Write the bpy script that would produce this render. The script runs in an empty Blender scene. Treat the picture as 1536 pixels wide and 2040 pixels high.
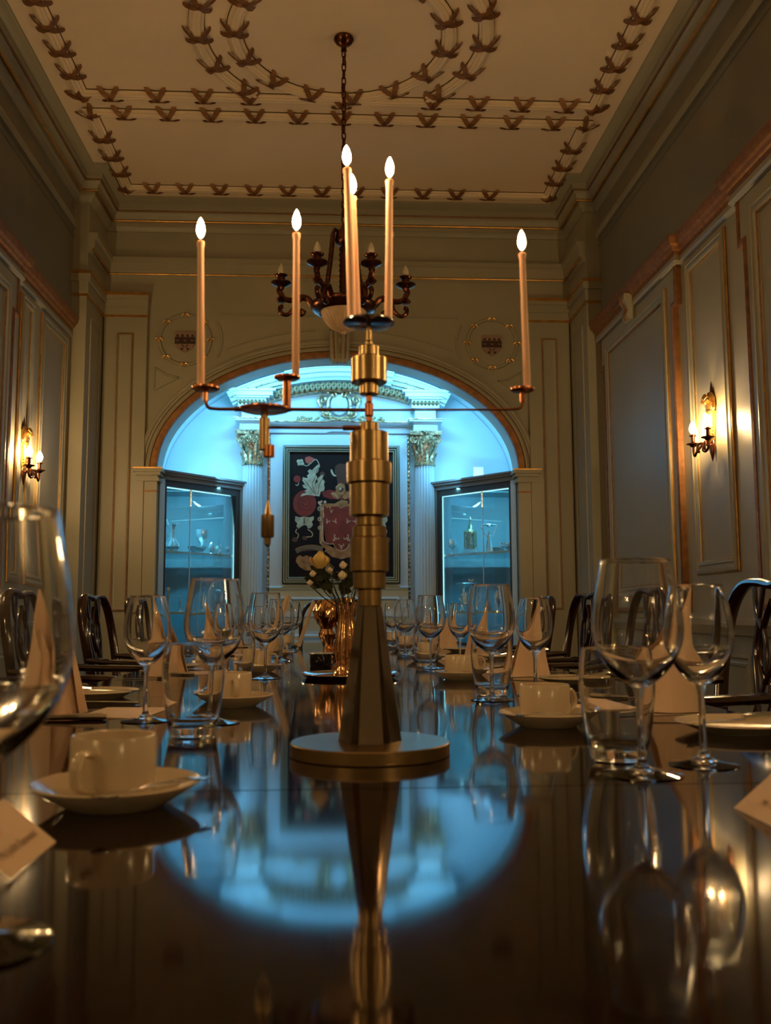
import bpy, bmesh, math, random
from mathutils import Vector, Matrix, Euler
R = math.radians
PI = math.pi
random.seed(7)
scene = bpy.context.scene
COL = scene.collection

# ------------------------------------------------------------------ camera
cam_data = bpy.data.cameras.new('camera')
cam = bpy.data.objects.new('camera', cam_data)
COL.objects.link(cam)
CAM = Vector((-0.045, 0.0, 0.923))
rot = Matrix.Rotation(R(-3.2), 4, 'Z') @ Matrix.Rotation(R(90 + 6.25), 4, 'X') @ Matrix.Rotation(R(-0.25), 4, 'Z')
cam.matrix_world = Matrix.Translation(CAM) @ rot
cam_data.sensor_fit = 'HORIZONTAL'
cam_data.sensor_width = 36.0
cam_data.lens = 1850.0 / 1536.0 * 36.0
cam_data.clip_start = 0.02
cam_data.dof.use_dof = True
cam_data.dof.focus_distance = 3.6
cam_data.dof.aperture_fstop = 11.0
scene.camera = cam

# ------------------------------------------------------------------ world, exposure
world = bpy.data.worlds.new('world')
scene.world = world
world.use_nodes = True
bgn = world.node_tree.nodes['Background']
bgn.inputs[0].default_value = (0.02, 0.017, 0.012, 1)
bgn.inputs[1].default_value = 0.3
vs = scene.view_settings
vs.view_transform = 'Standard'
vs.look = 'None'
vs.exposure = 0.9
vs.gamma = 1.0
vs.use_curve_mapping = False
scene.cycles.sample_clamp_indirect = 40.0
scene.cycles.blur_glossy = 0.1

NICHE_COL = (0.17, 0.60, 1.0)
FLAME = 190.0
BULB = 250.0
def area(name, loc, d, sx, sy, energy, col):
    l = bpy.data.lights.new(name, 'AREA'); l.shape = 'RECTANGLE'; l.size = sx; l.size_y = sy
    l.energy = energy; l.color = col
    o = bpy.data.objects.new(name, l); COL.objects.link(o)
    o.location = loc; o.rotation_mode = 'QUATERNION'; o.rotation_quaternion = Vector(d).to_track_quat('-Z', 'Y')
    return o
# blue led strips of the niche: on the top of each cabinet shining up at the back wall, and behind the arch
for s in (-1, 1):
    area('cabinet_top_led', (s*1.08, 7.68, 2.075), (-s*.15, .8, .6), 0.45, 0.04, 2.3, NICHE_COL)
    area('cabinet_inner_led', (s*1.24, 7.74, 1.985), (s*.1, .35, -1), 0.5, 0.04, 7.5, (0.16, 0.68, 1.0))
    area('arch_led', (s*.72, 7.50, 2.78), (s*.15, .95, -.3), 0.4, 0.04, 4.2, NICHE_COL)
area('arch_led', (0, 7.50, 2.975), (0, .85, -.4), 1.2, 0.04, 7.2, NICHE_COL)

# ------------------------------------------------------------------ materials
MATS = {}
def mat(name, col, rough=0.5, metal=0.0, bump=0.0, bscale=40.0, var=0.0, vscale=6.0, coat=0.0, spec=0.5, sub=0.0, dark=None, stretch=None, crough=0.05):
    m = bpy.data.materials.new(name); m.use_nodes = True
    nt = m.node_tree; b = nt.nodes['Principled BSDF']
    b.inputs['Base Color'].default_value = (*col, 1)
    b.inputs['Roughness'].default_value = rough
    b.inputs['Metallic'].default_value = metal
    b.inputs['Specular IOR Level'].default_value = spec
    if coat:
        b.inputs['Coat Weight'].default_value = coat
        b.inputs['Coat Roughness'].default_value = crough; b.inputs['Coat IOR'].default_value = 1.42
    if sub:
        b.inputs['Subsurface Weight'].default_value = sub
        b.inputs['Subsurface Radius'].default_value = (0.02, 0.012, 0.006)
    tc = nt.nodes.new('ShaderNodeTexCoord')
    src = tc.outputs['Object']
    if stretch:
        mp = nt.nodes.new('ShaderNodeMapping'); mp.inputs['Scale'].default_value = stretch
        nt.links.new(src, mp.inputs['Vector']); src = mp.outputs['Vector']
    if var or dark:
        n = nt.nodes.new('ShaderNodeTexNoise'); n.inputs['Scale'].default_value = vscale; n.inputs['Detail'].default_value = 6
        nt.links.new(src, n.inputs['Vector'])
        r = nt.nodes.new('ShaderNodeValToRGB')
        d = dark if dark else tuple(c*(1-var) for c in col)
        r.color_ramp.elements[0].position = 0.32; r.color_ramp.elements[0].color = (*d, 1)
        r.color_ramp.elements[1].position = 0.68; r.color_ramp.elements[1].color = (*col, 1)
        nt.links.new(n.outputs['Fac'], r.inputs['Fac'])
        nt.links.new(r.outputs['Color'], b.inputs['Base Color'])
    if bump:
        n = nt.nodes.new('ShaderNodeTexNoise'); n.inputs['Scale'].default_value = bscale; n.inputs['Detail'].default_value = 4
        nt.links.new(src, n.inputs['Vector'])
        bp = nt.nodes.new('ShaderNodeBump'); bp.inputs['Strength'].default_value = bump; bp.inputs['Distance'].default_value = 0.004
        nt.links.new(n.outputs['Fac'], bp.inputs['Height'])
        nt.links.new(bp.outputs['Normal'], b.inputs['Normal'])
    MATS[name] = m
    return m
def emit(name, col, strength):
    m = bpy.data.materials.new(name); m.use_nodes = True; nt = m.node_tree
    for n in list(nt.nodes): nt.nodes.remove(n)
    e = nt.nodes.new('ShaderNodeEmission'); o = nt.nodes.new('ShaderNodeOutputMaterial')
    e.inputs[0].default_value = (*col, 1); e.inputs[1].default_value = strength
    nt.links.new(e.outputs[0], o.inputs[0]); MATS[name] = m
    return m
def glass(name, col=(1, 1, 1), ior=1.46, rough=0.0):
    m = bpy.data.materials.new(name); m.use_nodes = True; nt = m.node_tree
    for n in list(nt.nodes): nt.nodes.remove(n)
    g = nt.nodes.new('ShaderNodeBsdfGlass'); o = nt.nodes.new('ShaderNodeOutputMaterial')
    g.inputs['Color'].default_value = (*col, 1); g.inputs['IOR'].default_value = ior; g.inputs['Roughness'].default_value = rough
    nt.links.new(g.outputs[0], o.inputs[0]); MATS[name] = m
    return m
def pane_glass(name, tint=(0.97, 1, 1), ior=1.45):
    m = bpy.data.materials.new(name); m.use_nodes = True; nt = m.node_tree
    for n in list(nt.nodes): nt.nodes.remove(n)
    t = nt.nodes.new('ShaderNodeBsdfTransparent'); t.inputs[0].default_value = (*tint, 1)
    g = nt.nodes.new('ShaderNodeBsdfGlossy'); g.inputs['Roughness'].default_value = 0.01
    f = nt.nodes.new('ShaderNodeFresnel'); f.inputs[0].default_value = ior
    mx = nt.nodes.new('ShaderNodeMixShader'); o = nt.nodes.new('ShaderNodeOutputMaterial')
    nt.links.new(f.outputs[0], mx.inputs[0]); nt.links.new(t.outputs[0], mx.inputs[1]); nt.links.new(g.outputs[0], mx.inputs[2])
    nt.links.new(mx.outputs[0], o.inputs[0]); MATS[name] = m
    return m
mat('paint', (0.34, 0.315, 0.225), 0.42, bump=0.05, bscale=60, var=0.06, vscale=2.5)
mat('paint_panel', (0.30, 0.31, 0.26), 0.45, bump=0.06, bscale=90, var=0.06, vscale=2.0)
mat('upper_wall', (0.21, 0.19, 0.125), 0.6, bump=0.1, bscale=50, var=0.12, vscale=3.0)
mat('plaster', (0.88, 0.71, 0.51), 0.75, bump=0.06, bscale=30, var=0.05, vscale=1.5)
mat('gilt', (0.72, 0.40, 0.12), 0.33, 0.9, bump=0.08, bscale=120, var=0.35, vscale=14)
mat('gilt_dull', (0.34, 0.15, 0.05), 0.5, 0.4, bump=0.15, bscale=90, var=0.4, vscale=25)
mat('gold_carved', (0.70, 0.58, 0.33), 0.34, 0.7, bump=0.3, bscale=160, dark=(0.07, 0.055, 0.03), vscale=38)
mat('niche_paint', (0.45, 0.58, 0.62), 0.5, bump=0.04, bscale=60)
mat('dark_wood_frame', (0.045, 0.038, 0.032), 0.35, bump=0.05)
mat('cabinet_paint', (0.16, 0.165, 0.155), 0.4, bump=0.04)
mat('cabinet_inner', (0.34, 0.44, 0.47), 0.6)
mat('mahogany', (0.015, 0.0030, 0.0012), 0.4, dark=(0.006, 0.0012, 0.0006), vscale=7, stretch=(14, 0.8, 1), coat=1.0, spec=0.0, crough=0.062)
mat('chair_wood', (0.035, 0.010, 0.006), 0.16, dark=(0.012, 0.004, 0.003), vscale=10, stretch=(4, 4, 1), coat=0.8)
mat('leather', (0.012, 0.010, 0.010), 0.38, bump=0.2, bscale=200)
mat('carpet', (0.05, 0.012, 0.010), 0.95, bump=0.6, bscale=220, var=0.3, vscale=30)
mat('brass', (0.47, 0.32, 0.15), 0.26, 0.95, bump=0.05, bscale=50, stretch=(1, 1, 30), var=0.12, vscale=5)
mat('brass_flat', (0.33, 0.225, 0.105), 0.3, 0.9, bump=0.04, bscale=60)
mat('grey_reflection', (0.42, 0.43, 0.45), 0.14, 1.0, dark=(0.12, 0.09, 0.07), vscale=220)  # grey puts the niche reflection into the colour of the top plate
mat('copper', (0.50, 0.19, 0.08), 0.24, 0.95, var=0.25, vscale=90)
mat('smoked', (0.32, 0.26, 0.20), 0.07, 0.9)
mat('wax', (0.88, 0.56, 0.36), 0.55, sub=0.35)
mat('wick', (0.02, 0.015, 0.01), 0.9)
mat('bronze', (0.16, 0.055, 0.028), 0.22, 0.85, bump=0.1, bscale=150, var=0.35, vscale=40)
mat('alabaster', (0.72, 0.50, 0.30), 0.5, bump=0.08, bscale=60, var=0.2, vscale=18, sub=0.2)
mat('frosted_bulb', (0.62, 0.55, 0.44), 0.35)
mat('china', (0.56, 0.46, 0.33), 0.18, spec=0.5, sub=0.05)
mat('linen', (0.64, 0.46, 0.32), 0.85, bump=0.25, bscale=400)
mat('card', (0.70, 0.52, 0.36), 0.7, bump=0.05, bscale=300)
mat('ink', (0.16, 0.08, 0.04), 0.8)
mat('seal_gold', (0.80, 0.42, 0.12), 0.4, 0.4)
mat('silver', (0.95, 0.96, 0.97), 0.22, 0.75, bump=0.3, bscale=70)
mat('steel', (0.75, 0.73, 0.70), 0.12, 1.0)
mat('rose_gold', (0.86, 0.50, 0.26), 0.11, 1.0, bump=0.35, bscale=45)
mat('black_pot', (0.015, 0.013, 0.012), 0.15, coat=0.5)
mat('petal', (0.80, 0.58, 0.20), 0.6, var=0.15, vscale=40)
mat('petal_white', (0.80, 0.72, 0.55), 0.6)
mat('leaf', (0.022, 0.030, 0.010), 0.5, var=0.4, vscale=30)
mat('stem', (0.018, 0.020, 0.010), 0.55)
mat('frame_green', (0.055, 0.068, 0.045), 0.35, 0.0, bump=0.05, var=0.3, vscale=12)
mat('frame_gilt', (0.34, 0.36, 0.25), 0.35, 0.3)
mat('canvas', (0.018, 0.011, 0.008), 0.8, spec=0.1, bump=0.1, bscale=150, dark=(0.010, 0.008, 0.008), vscale=5)
mat('p_red', (0.20, 0.016, 0.014), 0.45, dark=(0.10, 0.010, 0.008), vscale=9)
mat('p_red_dark', (0.075, 0.008, 0.008), 0.45)
mat('p_pink', (0.34, 0.06, 0.04), 0.45)
mat('p_white', (0.44, 0.42, 0.28), 0.45, dark=(0.24, 0.24, 0.15), vscale=22)
mat('p_gold', (0.36, 0.18, 0.06), 0.45, dark=(0.17, 0.07, 0.025), vscale=18)
mat('p_cream', (0.50, 0.36, 0.22), 0.45)
mat('p_brown', (0.05, 0.022, 0.014), 0.45)
mat('p_banner', (0.11, 0.080, 0.050), 0.45)
mat('shield_pink', (0.30, 0.19, 0.14), 0.6)
mat('shield_dark', (0.050, 0.018, 0.010), 0.6)
emit('flame', (1.0, 0.57, 0.26), FLAME)
emit('bulb_lit', (1.0, 0.65, 0.29), BULB)
glass('crystal')
pane_glass('door_glass', (0.93, 0.99, 1.0))
pane_glass('shelf_glass', (0.80, 0.95, 0.97))
mat('glass_edge', (0.75, 0.95, 1.0), 0.25)  # pale colour holds the brightness of glass edges lit by the leds

# ------------------------------------------------------------------ mesh helpers
class MB:
    def __init__(s): s.v = []; s.f = []
    def add(s, vs, fs):
        n = len(s.v); s.v += [tuple(v) for v in vs]; s.f += [tuple(i+n for i in f) for f in fs]; return s
    def box(s, x0, x1, y0, y1, z0, z1):
        return s.add([(x0,y0,z0),(x1,y0,z0),(x1,y1,z0),(x0,y1,z0),(x0,y0,z1),(x1,y0,z1),(x1,y1,z1),(x0,y1,z1)],
                     [(0,3,2,1),(4,5,6,7),(0,1,5,4),(1,2,6,5),(2,3,7,6),(3,0,4,7)])
    def taper(s, c0, s0, c1, s1):
        v = []
        for c, q in ((c0, s0), (c1, s1)):
            for dx, dy in ((-1,-1),(1,-1),(1,1),(-1,1)): v.append((c[0]+dx*q[0], c[1]+dy*q[1], c[2]))
        return s.add(v, [(0,3,2,1),(4,5,6,7),(0,1,5,4),(1,2,6,5),(2,3,7,6),(3,0,4,7)])
    def lathe(s, prof, seg=32, c=(0,0,0), closed=False, sx=1, sy=1, wob=None):
        v = []; f = []; rows = []
        for (r, z) in prof:
            if r < 1e-6:
                rows.append([len(v)]); v.append((c[0], c[1], c[2]+z))
            else:
                row = []
                for i in range(seg):
                    a = 2*PI*i/seg; rr = r*(wob(a, z) if wob else 1)
                    row.append(len(v)); v.append((c[0]+sx*rr*math.cos(a), c[1]+sy*rr*math.sin(a), c[2]+z))
                rows.append(row)
        pairs = list(zip(rows, rows[1:]))
        if closed: pairs.append((rows[-1], rows[0]))
        for a, b in pairs:
            for i in range(seg):
                j = (i+1) % seg
                if len(a) == 1 and len(b) == 1: break
                if len(a) == 1: f.append((a[0], b[j], b[i]))
                elif len(b) == 1: f.append((a[i], a[j], b[0]))
                else: f.append((a[i], a[j], b[j], b[i]))
        return s.add(v, f)
    def tube(s, path, r, seg=8, caps=True, closed=False, flat=None):
        P = [Vector(p) for p in path]; n = len(P)
        rs = r if isinstance(r, (list, tuple)) else [r]*n
        v = []; f = []
        up = None
        for i in range(n):
            if closed: t = P[(i+1) % n]-P[i-1]
            else: t = P[min(i+1, n-1)]-P[max(i-1, 0)]
            t = t.normalized() if t.length > 1e-9 else Vector((0,0,1))
            if up is None:
                up = Vector((0,0,1)) if abs(t.z) < 0.9 else Vector((0,1,0))
            a = t.cross(up); a = a.normalized() if a.length > 1e-6 else Vector((1,0,0))
            up = a.cross(t).normalized()
            for k in range(seg):
                th = 2*PI*k/seg
                fa, fb = (1, 1) if flat is None else flat
                v.append(P[i]+a*(rs[i]*fa*math.cos(th))+up*(rs[i]*fb*math.sin(th)))
        for i in range(n if closed else n-1):
            j = (i+1) % n
            for k in range(seg):
                l = (k+1) % seg
                f.append((i*seg+k, i*seg+l, j*seg+l, j*seg+k))
        if caps and not closed:
            f.append(tuple(range(seg-1, -1, -1))); f.append(tuple((n-1)*seg+k for k in range(seg)))
        return s.add(v, f)
    def sweep(s, prof, path, fn, closed=False, pclosed=False):
        # prof: (d,h); path: 2d points; fn(p2, h) -> 3d ; d is the offset along the left-hand normal, mitred
        n = len(path); rows = []; v = []; f = []
        P = [Vector((p[0], p[1])) for p in path]
        for i in range(n):
            def nrm(a, b):
                t = (b-a).normalized(); return Vector((-t.y, t.x))
            if closed or 0 < i < n-1:
                n0 = nrm(P[i-1], P[i]); n1 = nrm(P[i], P[(i+1) % n])
                m = (n0+n1); m = m/max(m.length_squared, 0.15)*2
            elif i == 0: m = nrm(P[0], P[1])
            else: m = nrm(P[-2], P[-1])
            row = []
            for (d, h) in prof:
                q = P[i]+m*d; row.append(len(v)); v.append(fn((q.x, q.y), h))
            rows.append(row)
        k = len(prof)
        for i in range(n if closed else n-1):
            a = rows[i]; b = rows[(i+1) % n]
            for j in range(k if pclosed else k-1):
                l = (j+1) % k
                f.append((a[j], a[l], b[l], b[j]))
        if pclosed and not closed:
            f.append(tuple(rows[0])); f.append(tuple(reversed(rows[-1])))
        return s.add(v, f)
    def prism(s, poly, fn, h0, h1):
        n = len(poly)
        v = [fn(p, h0) for p in poly]+[fn(p, h1) for p in poly]
        f = [tuple(range(n)), tuple(range(2*n-1, n-1, -1))]+[(i, (i+1) % n, n+(i+1) % n, n+i) for i in range(n)]
        return s.add(v, f)
    def xf(s, m):
        s.v = [tuple(m @ Vector(p)) for p in s.v]; return s
    def mesh(s, name, m, smooth=35):
        me = bpy.data.meshes.new(name); me.from_pydata(s.v, [], s.f); me.validate()
        if m: me.materials.append(MATS[m])
        bm = bmesh.new(); bm.from_mesh(me); bmesh.ops.recalc_face_normals(bm, faces=bm.faces); bm.to_mesh(me); bm.free()
        if smooth:
            me.shade_smooth(); me.set_sharp_from_angle(angle=R(smooth))
        return me
    def build(s, name, m, parent=None, loc=None, smooth=35, kind=None):
        return put(name, s.mesh(name, m, smooth), parent, loc, kind)
def put(name, me, parent=None, loc=None, kind=None):
    o = bpy.data.objects.new(name, me); COL.objects.link(o)
    if parent: o.parent = parent
    if loc is not None: o.location = loc
    if kind: o['kind'] = kind
    return o
def empty(name, loc=(0,0,0), rz=0.0):
    o = bpy.data.objects.new(name, None); COL.objects.link(o); o.location = loc; o.rotation_euler = (0,0,rz); o.empty_display_size = 0.05
    return o
def tag(o, label, cat, group=None):
    o['label'] = label; o['category'] = cat
    if group: o['group'] = group
    return o
KIDS = {}
def kids(o): return [c for c in o.children]
def copy_tree(o, parent=None):
    c = o.copy(); COL.objects.link(c)
    if parent: c.parent = parent
    for ch in list(o.children): copy_tree(ch, c)
    return c
def place(proto, loc, rz=0.0, label=None, used={}):
    # the first placing moves the prototype itself
    if proto.name not in used:
        used[proto.name] = 1; o = proto
    else: o = copy_tree(proto)
    o.location = loc; o.rotation_euler = (0, 0, rz)
    if label: o['label'] = label
    return o
def ell(a, b, n, t0=0.0, t1=PI, cx=0.0, cz=2.05):
    return [(cx+a*math.cos(t0+(t1-t0)*i/n), cz+b*math.sin(t0+(t1-t0)*i/n)) for i in range(n+1)]
def spiral(c, r0, turns, a0, n=28, sgn=1, rmin=0.12):
    out = []
    for i in range(n+1):
        t = i/n; r = r0*(1-(1-rmin)*t); a = a0+sgn*2*PI*turns*t
        out.append((c[0]+r*math.cos(a), c[1]+r*math.sin(a)))
    return out
def text_mesh(body, size, m, name, extrude=0.0):
    cu = bpy.data.curves.new('t', 'FONT'); cu.body = body; cu.size = size; cu.align_x = 'CENTER'; cu.align_y = 'CENTER'; cu.extrude = extrude
    o = bpy.data.objects.new('t', cu); COL.objects.link(o)
    dg = bpy.context.evaluated_depsgraph_get(); dg.update()
    me = bpy.data.meshes.new_from_object(o.evaluated_get(dg)); me.name = name
    me.materials.clear(); me.materials.append(MATS[m])
    bpy.data.objects.remove(o); return me
# ------------------------------------------------------------------ the room
H = 4.2; WX = 1.97; PX = 1.86; PY = 6.72; FY = 7.25; BY = -3.0
def struct(o): o['kind'] = 'structure'; return o
def rmap(p, h): return (WX-h, p[0], p[1])
def lmap(p, h): return (-WX+h, p[0], p[1])
def fmap(p, h): return (p[0], FY-h, p[1])
def plan(p, h): return (p[0], p[1], h)
def rect(y0, y1, z0, z1): return [(y0, z0), (y1, z0), (y1, z1), (y0, z1)]

floor = struct(MB().box(-2.3, 2.3, BY-.2, 8.7, -0.1, 0).build('floor', 'carpet'))
ceil = struct(MB().box(-2.3, 2.3, BY-.2, 7.45, H, H+0.1).build('ceiling', 'plaster'))

# ceiling mouldings: half-round reeded bands with ribbons crossed over them
def band_prof(r=0.045, n=4):
    pr = [(-r, 0.0)]
    k = 6*n
    for i in range(k+1):
        a = PI*i/k
        rr = r*(0.80+0.20*abs(math.sin(n*a))**.6)
        pr.append((-rr*math.cos(a), -rr*math.sin(a)*0.8))
    pr.append((r, 0.0)); return pr
def cmap(p, h): return (p[0], p[1], H+h)
BP = band_prof()
CY = 4.99
XR = 1.64
Y1, Y2, Y3 = 5.63, 5.85, 6.93
def band(path, closed=False): MB().sweep(BP, path, cmap, closed).build('reeded_moulding', 'plaster', ceil)
band([(-XR, 2*CY-Y1), (XR, 2*CY-Y1), (XR, Y1), (-XR, Y1)], True)
band([(-XR, Y2), (XR, Y2), (XR, Y3), (-XR, Y3)], True)
band([(-XR, 2*CY-Y2), (-XR, 2*CY-Y3), (XR, 2*CY-Y3), (XR, 2*CY-Y2)], True)
def circ(r, a0, a1, n): return [(r*math.cos(a0+(a1-a0)*i/n), CY+r*math.sin(a0+(a1-a0)*i/n)) for i in range(n+1)]
band(circ(0.61, 0, 2*PI, 72)[:-1], True)
aa = math.asin((Y1-CY-.03)/0.82)
band(circ(0.82, -aa, aa, 32)); band(circ(0.82, PI-aa, PI+aa, 32))
def ribbon_mesh():
    m = MB(); n = 14
    for sg in (-1, 1):
        v = []; f = []
        for i in range(n+1):
            t = -1+2*i/n; ph = t*R(98); al = sg*t*0.062
            w = 0.038*(1.0-0.60*max(0, abs(t)-.72)/.28)*(1.0 if abs(t) > .2 else .8)
            rr = 0.055+0.026*max(0, abs(t)-.6)/.4
            for q in (-1, 1):
                for off in (0.0, 0.006):
                    a2 = al+q*w*0.5
                    v.append((a2+sg*t*abs(q)*0, math.sin(ph)*(rr+off), -math.cos(ph)*(rr+off)*.82))
        for i in range(n):
            a = 4*i; b = a+4
            f += [(a, b, b+2, a+2), (a+1, a+3, b+3, b+1), (a, a+1, b+1, b), (a+2, b+2, b+3, a+3)]
        f += [(0, 2, 3, 1), (4*n, 4*n+1, 4*n+3, 4*n+2)]
        m.add(v, f)
    m.lathe([(0, -.052), (.016, -.046), (.02, -.038), (0.012, -.028)], 10)
    return m.mesh('ribbon', 'gilt_dull', 40)
RIB = ribbon_mesh()
def rib(x, y, a):
    o = put('ribbon', RIB, ceil, (x, y, H)); o.rotation_euler = (0, 0, a)
for k in range(-5, 6):
    if abs(k*.292) < 1.5 and (abs(k) > 1): rib(k*.292, Y1, 0)
    rib(k*.285, Y2, 0); rib(k*.262+.12, Y3, 0) if k < 5 else None
rib(-1.44, Y3, 0)
rib(0.0, Y1+.02, 0)
for s in (-1, 1):
    for y in (4.47, 4.70, 4.93, 5.16, 5.39): rib(s*XR, y, PI/2)
    rib(s*XR, Y1, s*PI/4); rib(s*XR, Y2, -s*PI/4); rib(s*XR, Y3, s*PI/4)
    for y in (6.16, 6.42, 6.66): rib(s*XR, y, PI/2)
for k in range(14):
    a = 2*PI*k/14+R(6); rib(.61*math.cos(a), CY+.61*math.sin(a), a+PI/2)
for s in (0, PI):
    for k in range(-2, 3): a = s+k*R(20.5); rib(.82*math.cos(a), CY+.82*math.sin(a), a+PI/2)

# plan outline of the room, counter-clockwise
PERIM = [(WX, BY), (WX, PY), (PX, PY), (PX, FY), (-PX, FY), (-PX, PY), (-WX, PY), (-WX, BY)]
def wall_box(name, x0, x1, y0, y1, z0, z1, m='paint', parent=None):
    o = MB().box(x0, x1, y0, y1, z0, z1).build(name, m, parent)
    return struct(o) if parent is None else o
RAIL = 3.05
WR = wall_box('wall_right', WX, WX+.2, BY, FY, 0, RAIL)
WL = wall_box('wall_left', -WX-.2, -WX, BY, FY, 0, RAIL)
for W, s in ((WR, 1), (WL, -1)):
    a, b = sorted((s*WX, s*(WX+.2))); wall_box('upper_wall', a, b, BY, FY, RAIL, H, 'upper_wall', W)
    a, b = sorted((s*PX, s*(WX+.2))); wall_box('corner_pier', a, b, PY, FY+.02, 0, H, 'paint', W)
WB = wall_box('wall_back', -WX-.2, WX+.2, BY-.2, BY, 0, H)
trim = struct(empty('trim_1'))
CP = [(.17, 4.2), (.17, 4.185), (.155, 4.178), (.135, 4.155), (.115, 4.15), (.115, 4.115), (.10, 4.105), (.10, 4.09), (.08, 4.075), (.07, 4.045), (.05, 4.04), (.05, 4.005), (.03, 3.995), (.015, 3.97), (0, 3.965)]
MB().sweep(CP, PERIM, plan).build('cornice', 'paint', trim)
def bead(d, z, r=.007): return [(d+r*math.cos(2*PI*i/8), z+r*math.sin(2*PI*i/8)) for i in range(8)]
MB().sweep(bead(.068, 4.034, .008), PERIM, plan, pclosed=True).build('gilt_bead', 'gilt', trim)
MB().sweep(bead(.106, 4.100, .005), PERIM, plan, pclosed=True).build('gilt_bead', 'gilt_dull', trim)
# picture moulding high on the side walls
for W, mp in ((WR, rmap), (WL, lmap)):
    MB().sweep([(0, 0), (.0, .02), (.03, .028), (.05, .012), (.075, .010), (.085, 0)], [(BY, 3.76), (PY, 3.76)], mp).build('wall_moulding', 'paint', W)
    MB().sweep([(0, 0), (.005, .008), (.012, .008), (.016, 0)], [(BY, 3.70), (PY, 3.70)], mp).build('wall_moulding', 'upper_wall', W)
# architrave of the far wall with returns on the piers
FP = [(PX, PY+.001), (PX, FY), (-PX, FY), (-PX, PY+.001)]
AR = [(0, 3.74), (.065, 3.74), (.065, 3.705), (.05, 3.695), (.045, 3.63), (.03, 3.615), (0.0, 3.59)]
MB().sweep(AR, FP, plan, pclosed=True).build('architrave', 'paint', trim)
MB().sweep(bead(.036, 3.61, .007), FP, plan, pclosed=True).build('gilt_bead', 'gilt', trim)

# ---- far wall with its arched opening
AA, AB, SP = 1.42, 0.90, 2.05
m = MB(); N = 48
arc = ell(AA, AB, N)
for i in range(N):
    (x0, z0), (x1, z1) = arc[i], arc[i+1]
    m.add([(x0, FY, z0), (x1, FY, z1), (x1, FY, H), (x0, FY, H)], [(0, 1, 2, 3)])
for s in (-1, 1): m.add([(s*AA, FY, 0), (s*(PX+.1), FY, 0), (s*(PX+.1), FY, H), (s*AA, FY, H)], [(0, 1, 2, 3)])
WF = struct(m.build('wall_far', 'paint'))
# reveal of the arch, step, vault and back wall of the niche
arcj = [(AA, 0)]+arc+[(-AA, 0)]
rv = MB()
RY = 7.47
for i in range(len(arcj)-1):
    (x0, z0), (x1, z1) = arcj[i], arcj[i+1]
    rv.add([(x0, FY, z0), (x1, FY, z1), (x1, RY, z1), (x0, RY, z0)], [(0, 1, 2, 3)])
NW = struct(empty('wall_niche'))
rv.build('arch_reveal', 'paint', NW)  # darker wall paint also stands in for the shade on the reveal
VA, VB = 1.53, 1.05
varc = ell(VA, VB, N)
vt = MB()
for i in range(N):
    (x0, z0), (x1, z1) = varc[i], varc[i+1]; (u0, w0), (u1, w1) = arc[i], arc[i+1]
    vt.add([(x0, RY, z0), (x1, RY, z1), (x1, 8.1, z1), (x0, 8.1, z0)], [(0, 1, 2, 3)])
    vt.add([(x0, RY, z0), (x1, RY, z1), (u1, RY, w1), (u0, RY, w0)], [(0, 1, 2, 3)])
vt.build('vault', 'niche_paint', NW)
MB().box(-1.7, 1.7, 8.1, 8.14, SP-.06, 3.3).build('back_wall', 'niche_paint', NW)
MB().box(-.84, .84, 8.1, 8.14, 0, SP-.06).build('back_wall', 'niche_paint', NW)
MB().sweep([(0, 0), (0, .02), (-.02, .03), (-.02, 0)], varc, lambda p, h: (p[0], 8.1-h, p[1])).build('vault_edge', 'niche_paint', NW)

# archivolt: gilt inner band, reeds and an outer fillet
MB().sweep([(-.002, -.02), (-.002, .022), (-.012, .026), (-.05, .026), (-.058, .02), (-.058, 0)], arc, fmap).build('gilt_band', 'gilt_dull', WF)
MB().sweep([(-.058, 0), (-.058, .03), (-.07, .036), (-.085, .03), (-.09, .022), (-.11, .022), (-.115, .034), (-.13, .04), (-.145, .034), (-.15, 0)], arc, fmap).build('archivolt', 'paint', WF)
MB().sweep([(-.088, .02), (-.092, .028), (-.096, .02)], arc, fmap).build('gilt_bead', 'gilt_dull', WF)
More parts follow.
